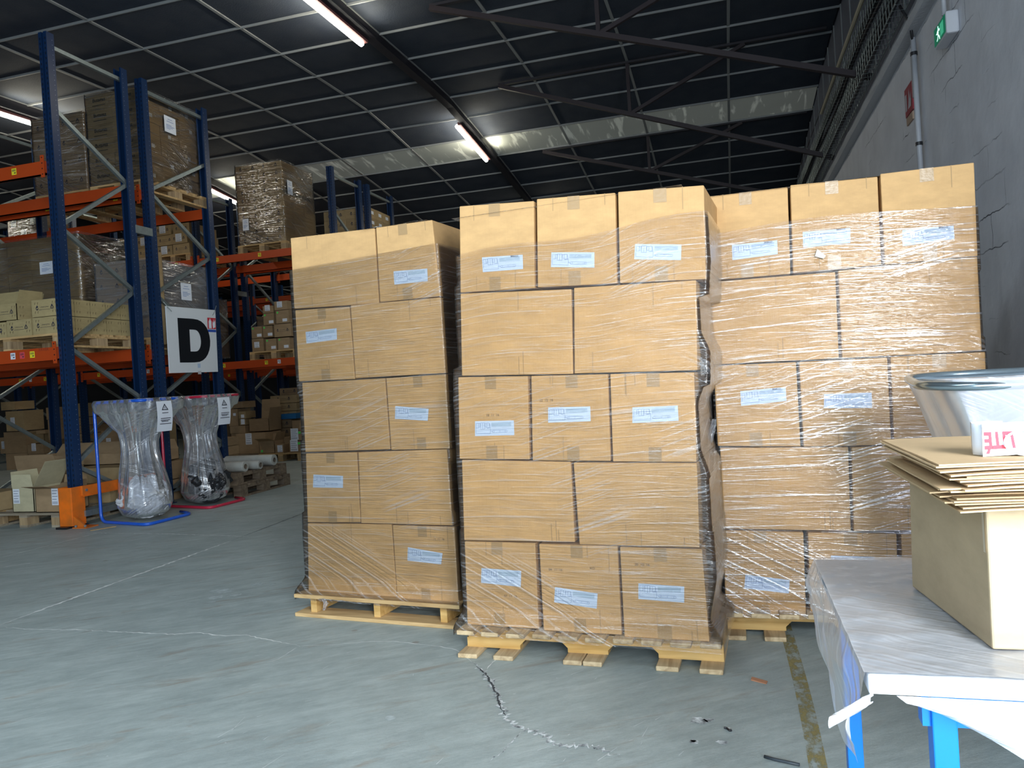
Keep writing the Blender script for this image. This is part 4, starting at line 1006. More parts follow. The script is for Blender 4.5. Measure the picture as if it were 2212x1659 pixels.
def carton(x0, x1, y0, y1, z0, z1, label, group, m=CARD2, logo=None, stick=None, sidest=None, openf=None, marks=False, name='carton'):
    cxm, cym = (x0 + x1) / 2, (y0 + y1) / 2
    if openf is None:
        o = build(MB().box(x0, x1, y0, y1, z0, z1), name, m, origin=(cxm, cym, z0))
    else:
        t = .006
        mb = MB().box(x0, x1, y0, y1, z0, z0 + t).box(x0, x1, y0, y0 + t, z0, z1).box(x0, x1, y1 - t, y1, z0, z1).box(x0, x0 + t, y0, y1, z0, z1).box(x1 - t, x1, y0, y1, z0, z1)
        o = build(mb, name, m, origin=(cxm, cym, z0))
        def flap(a, b_, outdir, ang, ln):
            a = Vector(a); b_ = Vector(b_); od = Vector(outdir)
            d = od * math.cos(ang) * ln + Vector((0, 0, math.sin(ang) * ln)); ins = (b_ - a) * .04
            up = od.cross(b_ - a).normalized() * .003
            part(MB().hexa([a, b_, b_ + d - ins, a + d + ins, a + up, b_ + up, b_ + d - ins + up, a + d + ins + up]), 'flap', m, o)
        hx, hy = (x1 - x0) / 2, (y1 - y0) / 2
        for side, ang, ln in openf:
            if side == 'f': flap((x0, y0, z1), (x1, y0, z1), (0, -1, 0), ang, ln)
            if side == 'b': flap((x0, y1, z1), (x1, y1, z1), (0, 1, 0), ang, ln)
            if side == 'l': flap((x0, y0, z1), (x0, y1, z1), (-1, 0, 0), ang, ln)
            if side == 'r': flap((x1, y0, z1), (x1, y1, z1), (1, 0, 0), ang, ln)
    tag(o, label, 'box', group)
    if logo == 'drop' or logo == 'dropflip':
        mb = MB(); wl_ = min((x1 - x0) * .72, .3); logo_faces(mb, lambda x, y: Vector((cxm + x, y0 - .0015, (z0 + z1) / 2 + y)), wl_, logo == 'dropflip'); print_mesh(mb, 'printed_logo', o)
    elif logo == 'side':
        mb = MB(); wl_ = min((y1 - y0) * .72, .3); logo_faces(mb, lambda x, y: Vector((x1 + .0015, cym + x, (z0 + z1) / 2 + y)), wl_); print_mesh(mb, 'printed_logo', o)
    elif logo == 'but':
        mb = MB(); sc = (x1 - x0) * .62 / 1.15; add_text(mb, BUT, lambda x, y: Vector((cxm + x * sc, y0 - .0015, (z0 + z1) / 2 + .02 + y * sc)))
        mb.face([(cxm - .10, y0 - .0015, (z0 + z1) / 2 - .045), (cxm + .09, y0 - .0015, (z0 + z1) / 2 - .045), (cxm + .09, y0 - .0015, (z0 + z1) / 2 - .037), (cxm - .10, y0 - .0015, (z0 + z1) / 2 - .037)])
        print_mesh(mb, 'printed_name', o, mat('print_brown', (.03, .025, .022), .7))
    if marks:
        mb = MB()
        def mk(fx, w_, fn):
            for sx in (.12, .80):
                for sz in (.2, .72):
                    a = sx * w_; b_ = z0 + (z1 - z0) * sz
                    for dx in (0, .035): mb.face([fn(a + dx, b_), fn(a + dx + .006, b_), fn(a + dx + .006, b_ + .022), fn(a + dx, b_ + .022)]); mb.face([fn(a + dx, b_ + .018), fn(a + dx + .014, b_ + .018), fn(a + dx + .014, b_ + .022), fn(a + dx, b_ + .022)])
        mk(0, x1 - x0, lambda a, b_: (x0 + a, y0 - .0012, b_)); mk(0, y1 - y0, lambda a, b_: (x1 + .0012, y0 + a, b_))
        pm_ = print_mesh(mb, 'printed_marks', o, mat('print_faint', (.17, .12, .06), .7)); pm_['kind'] = 'stuff'
    def put(lst, side):
        for (u, v, w_, h_, mm, lines) in lst:
            if side: a = y0 + (y1 - y0) * u; f = lambda d, zz, e: (x1 + e, a + d, zz)
            else: a = x0 + (x1 - x0) * u; f = lambda d, zz, e: (a + d, y0 - e, zz)
            zz = z0 + (z1 - z0) * v
            q = [f(0, zz, .002), f(w_, zz, .002), f(w_, zz + h_, .002), f(0, zz + h_, .002)]
            s_ = part(MB().face(q), 'sticker', mm, o)
            if lines:
                mb = MB()
                for k in range(4):
                    z_ = zz + h_ * (.88 - k * .17); mb.face([f(w_ * .1, z_ - h_ * .04, .003), f(w_ * (.9 - .15 * (k % 2)), z_ - h_ * .04, .003), f(w_ * (.9 - .15 * (k % 2)), z_, .003), f(w_ * .1, z_, .003)])
                for k in range(8): mb.face([f(w_ * (.1 + .1 * k), zz + h_ * .06, .003), f(w_ * (.15 + .1 * k), zz + h_ * .06, .003), f(w_ * (.15 + .1 * k), zz + h_ * .22, .003), f(w_ * (.1 + .1 * k), zz + h_ * .22, .003)])
                part(mb, 'print', mat('grey_print', (.22, .25, .33), .7), s_)
    if stick: put(stick, False)
    if sidest: put(sidest, True)
    return o

ORD = ['lowest', 'second', 'third', 'fourth', 'fifth', 'sixth', 'seventh', 'eighth', 'ninth', 'tenth', 'eleventh']
def load(words, x0, x1, y0, y1, z0, z1, nx, ny, nz, m, logo=None, side_small=None, front_st=None, wrapm=FILM_L, jit=.004, skip=(), gap=.004, notice=None):
    """wrapped pallet load made of separate cartons; the rows that can be seen are built"""
    rnd = random.Random(hash(words) & 0xfff if False else sum(map(ord, words)))
    dx, dy, dz = (x1 - x0) / nx, (y1 - y0) / ny, (z1 - z0) / nz
    for k in range(nz):
        for j in range(ny):
            for i in range(nx):
                if j > 0 and i < nx - 1: continue
                if (i, j, k) in skip: continue
                ja, jb = rnd.uniform(-jit, jit), rnd.uniform(-jit, jit)
                if j == 0:
                    col = {1: ['face'], 2: ['left', 'right'], 3: ['left', 'middle', 'right'], 4: ['far left', 'left', 'right', 'far right']}[nx][i]
                    lab = 'carton of the %s, front %s, %s layer' % (words, col, ORD[k])
                else: lab = 'carton of the %s, %s along its side, %s layer' % (words, ['', 'second', 'third', 'fourth'][j], ORD[k])
                st = front_st(i, k, rnd) if front_st and j == 0 else None
                sd = side_small(j, k, rnd) if side_small and i == nx - 1 else None
                carton(x0 + i * dx + ja, x0 + (i + 1) * dx + ja - gap, y0 + j * dy + jb, y0 + (j + 1) * dy + jb - gap, z0 + k * dz, z0 + (k + 1) * dz - .003,
                       lab, 'cartons of the ' + words, m, logo if j == 0 else None, st, sd)
    if wrapm:
        p = Vector((x0, y0, z0)); per = 2 * ((x1 - x0) + (y1 - y0)); o_ = .012; wx, wy = x1 - x0, y1 - y0; sd = rnd.random() * 50
        def fn(u, v):
            t = u * per; z = z0 - .03 + (z1 - z0 + .05) * v
            d = o_ + .010 * noise.noise(Vector((t * 3 + sd, z * 9, sd))) + .006 * noise.noise(Vector((t * 4, z * 34, sd)))
            if t < wx: return (x0 - o_ + (wx + 2 * o_) * t / wx, y0 - d, z)
            if t < wx + wy: return (x1 + d, y0 - o_ + (wy + 2 * o_) * (t - wx) / wy, z)
            if t < 2 * wx + wy: return (x1 + o_ - (wx + 2 * o_) * (t - wx - wy) / wx, y1 + d, z)
            return (x0 - d, y1 + o_ - (wy + 2 * o_) * (t - 2 * wx - wy) / wy, z)
        o = build(MB().grid(fn, 120, 60, lambda a, b_: (a * per, b_ * (z1 - z0)), wrap=True), 'stretch_wrap', wrapm, smooth=True, origin=(x0, y0, z0))
        tag(o, 'crinkled clear film round the ' + words, 'plastic film', 'film round the loads in the racks')
        if notice:
            for sdn, u, v, w_, h_ in notice:
                if sdn == 's': a = y0 + wy * u; f = lambda d, zz, e: (x1 + .022 + e, a + d, zz)
                else: a = x0 + wx * u; f = lambda d, zz, e: (a + d, y0 - .022 - e, zz)
                zz = z0 + (z1 - z0) * v
                s_ = part(MB().face([f(0, zz, 0), f(w_, zz, 0), f(w_, zz + h_, 0), f(0, zz + h_, 0)]), 'paper_notice', WHITE, o)
                mb = MB()
                for k, (l0, l1, zk) in enumerate(((.3, .7, .80), (.2, .8, .66), (.15, .6, .45), (.15, .85, .38), (.15, .7, .30), (.15, .5, .22))):
                    mb.face([f(w_ * l0, zz + h_ * zk, .002), f(w_ * l1, zz + h_ * zk, .002), f(w_ * l1, zz + h_ * (zk + .03), .002), f(w_ * l0, zz + h_ * (zk + .03), .002)])
                part(mb, 'print', INKB, s_)
def st_small(j, k, rnd): return [(.35 + .2 * rnd.random(), .35, .055, .045, WHITE, False)] if (j + k) % 2 == 0 or rnd.random() < .3 else None

# second rack row, upper level
euro_pallet(-7.18, 7.38, 3.65, 'pallet under the printed-name carton load on the upper beams', .8, 1.08)
load('load printed with brown names', -7.18, -6.43, 7.40, 8.42, 3.80, 4.88, 2, 3, 6, CARD2, 'but', st_small, notice=[('s', .38, .62, .20, .20)])
euro_pallet(-8.05, 7.42, 3.65, 'pallet left of the printed-name load on the upper beams', .8, 1.08)
load('drop-logo load left of the printed-name load', -8.05, -7.27, 7.44, 8.4, 3.80, 4.74, 2, 1, 4, CARD3, 'drop')
# first row, upper level, at the left edge
euro_pallet(-9.0, 6.1, 3.65, 'pallet at the left edge of the photo on the first row, upper beams', .6, 1.0)
load('high load cut by the left photo edge', -8.98, -8.44, 6.12, 7.03, 3.80, 4.92, 2, 1, 5, CARD2)
# second row lower level
euro_pallet(-7.2, 7.36, 1.80, 'pallet under the milky wrapped load behind the sign', .8, 1.08)
load('milky load above the letter sign', -7.20, -6.42, 7.40, 8.44, 1.95, 2.86, 2, 3, 5, CARD3, 'drop', wrapm=M_film('film_milky', base=.13, lines=.8, milky=.1, vscale=36, rough=.13, bump=1.8, gloss=2.0), notice=[('s', .46, .52, .19, .21)])
euro_pallet(-8.9, 7.36, 1.80, 'pallet under the broad plain load left of the first upright', 1.3, 1.08)
load('broad plain load left of the upright', -8.9, -7.42, 7.40, 8.3, 1.95, 3.28, 4, 2, 7, CARD2, None, notice=[('f', .60, .66, .20, .15)])
# tall cardboard edge tube beside it
o = build(MB().tube([(-6.405, 7.53, 1.86), (-6.41, 7.53, 2.95)], .045, 12), 'cardboard_tube', CARD2, origin=(-6.405, 7.53, 1.86), smooth=True); tag(o, 'tall brown cardboard tube standing between the first two rack rows', 'tube')
# third row loads
def st_paper(i, k, rnd): return [(.3, .2, .13, .14, WHITE, True)] if (i + k) % 2 == 0 else None
euro_pallet(at_y(5, 300, 11.5).x, 11.45, 3.65, 'pallet on the third row seen past the lamp', .9, 1.05)
load('papered load under the left lamp', at_y(5, 300, 11.5).x, at_y(69, 300, 11.5).x, 11.5, 12.4, 3.80, 5.1, 3, 1, 6, CARD3, None, None, st_paper)
euro_pallet(-8.05, 11.42, 3.65, 'pallet under the tall ten-layer load beside the rooflight', .95, 1.05, m=WOODX)
load('tall ten-layer load beside the rooflight', -8.02, -7.12, 11.45, 12.45, 3.80, 5.17, 2, 3, 10, CARD2, 'drop', notice=[('s', .12, .60, .16, .24), ('f', .10, .18, .12, .2)])
euro_pallet(-7.2, 12.85, 3.65, 'pallet on the fourth row, right of the tall load', .95, 1.0)
load('stickered load between the rearmost uprights', -7.15, -6.22, 12.85, 13.8, 3.80, 4.55, 2, 3, 4, CARD2, 'drop', lambda j, k, r: [(.3, .4, .12, .06, WHITE, False)], wrapm=None)
# loads seen between the uprights, third row upper level, second and third bays
for n_, (xa, xb, zt, nx, nz, st) in enumerate([(-9.8, -9.1, 4.35, 2, 3, 1), (-10.6, -9.9, 4.2, 2, 2, 1)]):
    euro_pallet(xa, 11.45, 3.65, ['pallet on the third row behind the row spacer', 'second pallet on the third row left of the row spacer'][n_], .75, 1.0)
    load(['loose group behind the upper spacer plate', 'loose group left of the spacer plate'][n_], xa, xb, 11.5, 12.3, 3.80, zt, nx, 2, nz, CARD2, 'drop', None, st_paper, wrapm=None, jit=.03)
# third row lower level
euro_pallet(-7.95, 11.42, 1.80, 'pale pallet on the lower beams of the third row beside the left stack', .95, 1.0)
GS = lambda u: [(u, .78, .03, .03, GREEN, False), (.5, .12, .09, .05, WHITE, False)]
rr = random.Random(5)
for n_, (x, z, w_, h_, st) in enumerate([(-7.93, 1.95, .24, .22, 0), (-7.66, 1.95, .22, .20, 1), (-7.42, 1.95, .24, .20, 1), (-7.93, 2.18, .22, .20, 1), (-7.70, 2.18, .20, .20, 1), (-7.48, 2.17, .34, .22, 2), (-7.66, 2.39, .22, .20, 1), (-7.42, 2.40, .26, .22, 1), (-7.68, 2.60, .22, .12, 0), (-7.44, 2.63, .26, .15, 0)]):
    carton(x, x + w_ - .01, 11.46 + .03 * rr.random(), 11.85, z, z + h_, '%s carton beside the left stack, %s from the left, %s' % ('green-stickered' if st == 1 else 'plain', ['first', 'second', 'third'][n_ % 3], ['bottom layer', 'bottom layer', 'bottom layer', 'second layer', 'second layer', 'second layer', 'third layer', 'third layer', 'top left', 'top right'][n_]),
           'cartons beside the left stack on the third rack row', CARD3, 'drop' if st == 2 else None, GS(.08) if st == 1 else [(.2, .3, .1, .1, WHITE, True)] if st == 0 else None)
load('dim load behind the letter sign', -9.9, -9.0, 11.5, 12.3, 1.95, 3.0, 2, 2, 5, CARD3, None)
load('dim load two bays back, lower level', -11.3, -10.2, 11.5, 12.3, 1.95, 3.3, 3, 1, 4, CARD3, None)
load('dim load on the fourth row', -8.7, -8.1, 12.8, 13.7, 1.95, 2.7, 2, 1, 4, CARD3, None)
load('far lower load on the fifth row', -8.4, -7.3, 17.0, 17.9, 1.95, 3.0, 3, 1, 5, CARD3, None)
load('far upper load on the fifth row', -8.3, -7.2, 17.0, 17.9, 3.80, 4.4, 3, 1, 3, CARD2, None)

# first row lower level: pallet of small cartons, one open
euro_pallet(-7.78, 6.08, 1.80, 'pallet of small khaki cartons left of the first upright', 1.38, 1.06)
rr = random.Random(2)
xs0 = [-7.66, -7.35, -7.07]; n_ = 0
for k in range(2):
    for i in range(5):
        y0 = 6.10 + i * .205
        x0 = -6.42 - .34
        carton(x0, x0 + .33, y0, y0 + .198, 1.945 + k * .178, 1.945 + k * .178 + .172, 'small khaki carton, %s of five along the aisle, %s layer' % (['nearest', 'second', 'middle', 'fourth', 'farthest'][i], ['lower', 'upper'][k]), 'small khaki cartons of the first rack row', CARDG, 'drop' if i == 0 else None, marks=True)
carton(-7.10, -6.78, 6.10, 6.45, 1.945, 2.115, 'small khaki carton directly left of the first upright, lower layer', 'small khaki cartons of the first rack row', CARDG, 'drop', marks=True)
carton(-7.44, -7.11, 6.10, 6.45, 1.945, 2.105, 'small khaki carton with its print upside down, lower layer', 'small khaki cartons of the first rack row', CARDG, 'dropflip', marks=True)
carton(-7.30, -6.98, 6.12, 6.42, 2.118, 2.29, 'open khaki carton with its front flap folded up, on top at the left', 'small khaki cartons of the first rack row', CARDG, 'drop', openf=[('b', 1.2, .14), ('l', .9, .13), ('r', 1.3, .14), ('f', 2.1, .15)], marks=True)

# ------------------------------------------------------------------ floor level: cartons in and before the racks
def cpx(x0, y0, x1, y1, Y, dep, label, m=CARD3, name='carton', group='cartons on the floor under the rear racks', sup=None, zb=None, **k):
    a = at_y(x0, (y0 + y1) / 2, Y).x; b_ = at_y(x1, (y0 + y1) / 2, Y).x; zt = at_y((x0 + x1) / 2, y0, Y).z; zb = zb if zb is not None else max(0.001, at_y((x0 + x1) / 2, y1, Y).z)
    if sup is not None: carton(a + .01, b_ - .01, Y + .01, Y + dep - .01, sup, zb - .003, 'lower carton beneath the ' + label.split(',')[0], group, CARD3)
    return carton(a, b_, Y, Y + dep, zb, zt, label, group, m, name=name, **k)
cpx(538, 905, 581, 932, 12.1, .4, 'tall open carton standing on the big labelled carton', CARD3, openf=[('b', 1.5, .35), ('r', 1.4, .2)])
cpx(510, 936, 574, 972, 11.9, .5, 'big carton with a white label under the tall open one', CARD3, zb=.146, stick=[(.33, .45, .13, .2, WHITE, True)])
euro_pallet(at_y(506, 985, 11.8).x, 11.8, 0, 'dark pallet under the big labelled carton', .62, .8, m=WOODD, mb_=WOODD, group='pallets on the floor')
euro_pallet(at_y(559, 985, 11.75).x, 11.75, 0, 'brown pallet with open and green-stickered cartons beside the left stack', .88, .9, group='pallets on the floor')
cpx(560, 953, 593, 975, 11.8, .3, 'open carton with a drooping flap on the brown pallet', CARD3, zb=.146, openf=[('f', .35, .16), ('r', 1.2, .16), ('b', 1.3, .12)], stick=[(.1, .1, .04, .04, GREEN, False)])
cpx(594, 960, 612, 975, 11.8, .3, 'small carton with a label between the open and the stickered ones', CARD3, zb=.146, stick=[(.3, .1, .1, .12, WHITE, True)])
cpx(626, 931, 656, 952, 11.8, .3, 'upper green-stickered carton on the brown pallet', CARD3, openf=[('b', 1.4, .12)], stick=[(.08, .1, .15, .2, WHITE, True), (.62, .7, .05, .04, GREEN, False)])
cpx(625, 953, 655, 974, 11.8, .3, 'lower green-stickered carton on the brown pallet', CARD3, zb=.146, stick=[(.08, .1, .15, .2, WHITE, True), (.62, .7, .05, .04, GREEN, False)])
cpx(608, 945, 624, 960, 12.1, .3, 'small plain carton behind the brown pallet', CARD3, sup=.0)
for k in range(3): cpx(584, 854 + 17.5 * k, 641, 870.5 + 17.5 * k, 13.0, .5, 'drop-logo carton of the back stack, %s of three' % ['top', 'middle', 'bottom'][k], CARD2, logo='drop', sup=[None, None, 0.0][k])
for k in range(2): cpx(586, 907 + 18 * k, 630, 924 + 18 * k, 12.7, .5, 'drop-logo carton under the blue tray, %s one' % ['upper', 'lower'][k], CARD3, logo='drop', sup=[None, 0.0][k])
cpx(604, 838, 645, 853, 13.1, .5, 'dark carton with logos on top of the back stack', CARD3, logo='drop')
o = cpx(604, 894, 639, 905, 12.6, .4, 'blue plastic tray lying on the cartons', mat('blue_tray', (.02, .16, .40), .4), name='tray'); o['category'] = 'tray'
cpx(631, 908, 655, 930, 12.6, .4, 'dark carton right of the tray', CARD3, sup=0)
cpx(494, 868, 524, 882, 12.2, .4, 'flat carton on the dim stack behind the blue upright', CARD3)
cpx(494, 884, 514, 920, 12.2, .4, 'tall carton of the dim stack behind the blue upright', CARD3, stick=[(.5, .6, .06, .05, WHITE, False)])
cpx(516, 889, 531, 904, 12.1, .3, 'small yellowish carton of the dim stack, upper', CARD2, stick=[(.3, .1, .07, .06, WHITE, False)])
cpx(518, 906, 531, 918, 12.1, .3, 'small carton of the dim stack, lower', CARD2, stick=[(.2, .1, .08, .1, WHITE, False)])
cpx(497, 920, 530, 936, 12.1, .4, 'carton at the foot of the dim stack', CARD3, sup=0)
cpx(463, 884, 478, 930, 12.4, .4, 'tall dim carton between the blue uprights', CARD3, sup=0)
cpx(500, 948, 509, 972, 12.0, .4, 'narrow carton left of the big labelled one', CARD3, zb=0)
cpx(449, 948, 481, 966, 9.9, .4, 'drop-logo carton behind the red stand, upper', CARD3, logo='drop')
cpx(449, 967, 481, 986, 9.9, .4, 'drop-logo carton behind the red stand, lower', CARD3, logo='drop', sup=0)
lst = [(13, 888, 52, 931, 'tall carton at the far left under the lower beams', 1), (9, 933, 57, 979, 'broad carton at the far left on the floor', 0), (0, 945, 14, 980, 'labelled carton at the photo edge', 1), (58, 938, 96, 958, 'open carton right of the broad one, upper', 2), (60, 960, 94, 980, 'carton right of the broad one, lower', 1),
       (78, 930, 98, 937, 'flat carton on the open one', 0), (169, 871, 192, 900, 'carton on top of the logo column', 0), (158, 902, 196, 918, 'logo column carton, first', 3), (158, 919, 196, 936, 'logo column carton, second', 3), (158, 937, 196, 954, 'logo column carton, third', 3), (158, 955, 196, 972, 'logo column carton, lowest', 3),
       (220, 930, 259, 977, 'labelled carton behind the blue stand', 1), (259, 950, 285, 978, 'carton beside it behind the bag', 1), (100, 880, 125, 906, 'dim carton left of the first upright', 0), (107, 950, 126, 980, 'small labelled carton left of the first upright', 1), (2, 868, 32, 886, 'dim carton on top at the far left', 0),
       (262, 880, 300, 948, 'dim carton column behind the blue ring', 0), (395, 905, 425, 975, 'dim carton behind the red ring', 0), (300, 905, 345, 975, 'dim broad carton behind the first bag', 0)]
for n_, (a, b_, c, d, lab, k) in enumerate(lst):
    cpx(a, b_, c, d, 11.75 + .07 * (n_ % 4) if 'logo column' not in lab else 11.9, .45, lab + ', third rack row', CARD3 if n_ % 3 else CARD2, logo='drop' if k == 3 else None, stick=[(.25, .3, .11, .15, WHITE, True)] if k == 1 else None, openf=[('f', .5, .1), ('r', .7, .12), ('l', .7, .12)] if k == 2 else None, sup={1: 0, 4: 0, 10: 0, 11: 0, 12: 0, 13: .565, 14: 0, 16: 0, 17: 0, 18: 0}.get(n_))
for n_, (xa, xb) in []:
    euro_pallet(xa, 11.7, 0, ['pallet on the floor under the third row, third bay', 'pallet on the floor under the third row, second bay left', 'pallet on the floor under the third row, second bay right'][n_], .95, 1.0, m=WOODD, mb_=WOODD, group='pallets on the floor')

# foreground floor level of the first row
euro_pallet(-7.42, 6.02, 0, 'greyish pallet at the foot of the first upright with two open cartons', .92, 1.15, group='pallets on the floor', m=M_wood('pallet_wood_grey', (.40, .34, .25), (.26, .21, .15), 0))
G1 = 'cartons on the floor of the first rack row'
def fx(x, y, Y): return at_y(x, y, Y).x
carton(fx(27, 1080, 6.08), fx(73, 1080, 6.08), 6.08, 6.42, .146, .40, 'pale open carton with long flaps standing on the greyish pallet', G1, CARDW, stick=[(.05, .35, .085, .15, WHITE, True)], openf=[('l', 1.45, .16), ('b', 1.4, .16), ('r', 1.0, .30), ('f', 1.48, .13)])
carton(fx(77, 1090, 6.05), fx(130, 1090, 6.05), 6.05, 6.40, .146, .385, 'brown open carton with its flap hanging forward, beside the orange guard', G1, CARD3, stick=[(.68, .3, .085, .17, WHITE, True)], openf=[('f', .25, .17), ('r', 1.5, .05), ('b', 1.45, .10)])
carton(-8.02, -7.44, 6.15, 6.5, .15, .34, 'brown carton on wooden blocks left of the pale open one', G1, CARD2)
carton(-8.02, -7.44, 6.10, 6.4, .0, .145, 'low wooden crate at the photo edge beside the greyish pallet', G1, WOODX)
carton(-7.85, -7.25, 6.75, 7.1, .34, .52, 'carton with a drop logo and its flap turned up behind the pale one', G1, CARD3, 'drop', openf=[('f', 1.3, .16), ('b', 1.4, .1)])
carton(-7.85, -7.25, 6.75, 7.1, .146, .335, 'carton under the one with the turned-up flap', G1, CARD3)
carton(-7.10, -6.42, 6.60, 7.12, .146, .33, 'long low carton behind the orange guard', G1, CARD2)
carton(-7.10, -6.44, 6.78, 7.12, .335, .50, 'carton stacked on the long low one behind the guard', G1, CARD2)
carton(-8.6, -6.5, 7.5, 8.0, .25, .46, 'very long brown carton lying behind the first rack row', G1, CARD3)
carton(-8.5, -6.6, 7.45, 7.9, .47, .60, 'long flat carton with raised lid on the very long one', G1, CARD3, openf=[('b', 1.3, .12)])
carton(-8.6, -6.5, 7.5, 8.4, .0, .24, 'broad low carton on the floor under the very long one', G1, CARD3)

# ------------------------------------------------------------------ letter sign hung between the uprights
q = [at_x(358, 661, -6.245), at_x(465, 670, -6.245), at_x(471, 803, -6.245), at_x(367, 806, -6.245)]
X_ = Vector((-.012, 0, 0))
sg = build(MB().hexa([q[3] + X_, q[3], q[2], q[2] + X_, q[0] + X_, q[0], q[1], q[1] + X_]), 'letter_sign', mat('sign_board', (.72, .76, .80), .5), origin=tuple((q[2] + q[3]) / 2))
tag(sg, 'white board with a big black letter D tied between two blue uprights', 'sign')
def sp(u, v, e=.0015): return lerp2(q, u, v) + Vector((e, 0, 0))
def arcD(x0, x1, y0, y1, n=14, k=.62):
    """right-bulging half of a D from bottom to top"""
    pts = []
    for i in range(n + 1):
        a = -math.pi / 2 + math.pi * i / n
        xm = x0 + (x1 - x0) * k * 0 ; rx = (x1 - x0); pts.append((x0 + rx * max(0, math.cos(a)) ** .8, (y0 + y1) / 2 + (y1 - y0) / 2 * math.sin(a)))
    return pts
o_, i_ = arcD(.50, .855, .155, .835), arcD(.52, .655, .325, .665)
mb = MB(); mb.face([sp(.205, .155), sp(.43, .155), sp(.43, .835), sp(.205, .835)])
mb.face([sp(.43, .155), sp(.50, .155), sp(.52, .325), sp(.43, .325)]); mb.face([sp(.43, .665), sp(.52, .665), sp(.50, .835), sp(.43, .835)])
for k in range(len(o_) - 1): mb.face([sp(*o_[k]), sp(*o_[k + 1]), sp(*i_[k + 1]), sp(*i_[k])])
part(mb, 'letter', mat('sign_black', (.006, .008, .012), .8, spec=.2), sg)
fp = part(MB().face([sp(.815, .69), sp(.995, .69), sp(.995, .87), sp(.815, .87)]), 'extinguisher_pictogram', mat('pict_red', (.60, .03, .05), .5), sg)
mb = MB(); e = .0025
mb.face([sp(.84, .70, e), sp(.90, .70, e), sp(.90, .81, e), sp(.89, .83, e), sp(.85, .83, e), sp(.84, .81, e)]); mb.face([sp(.86, .83, e), sp(.88, .83, e), sp(.88, .855, e), sp(.86, .855, e)])
mb.face([sp(.93, .70, e), sp(.98, .72, e), sp(.985, .84, e), sp(.965, .80, e), sp(.95, .86, e), sp(.945, .79, e), sp(.925, .82, e), sp(.92, .76, e)])
part(mb, 'pictogram_shapes', WHITE, fp)
part(MB().face([sp(.815, .64), sp(.995, .64), sp(.995, .68), sp(.815, .68)]), 'caption_band', mat('pict_blue', (.02, .08, .42), .5), sg)
part(MB().face([sp(.56, .07), sp(.62, .07), sp(.62, .135), sp(.56, .135)]), 'small_sticker', INKS, sg)
part(MB().face([sp(.56, -.03), sp(.63, -.03), sp(.63, .02), sp(.56, .02)]), 'tape_tab', mat('tape_clear', (.5, .5, .52), .4), sg)
a = sp(.02, .985); part(MB().tube([a, a + Vector((.02, .05, -.05)), a + Vector((-.02, -.03, .06))], .004, 6), 'tie', GALV, sg)
a = sp(.965, .95); part(MB().tube([a + Vector((0, -.03, -.03)), a, a + Vector((-.01, .07, .10))], .004, 6), 'tie', GALV, sg)

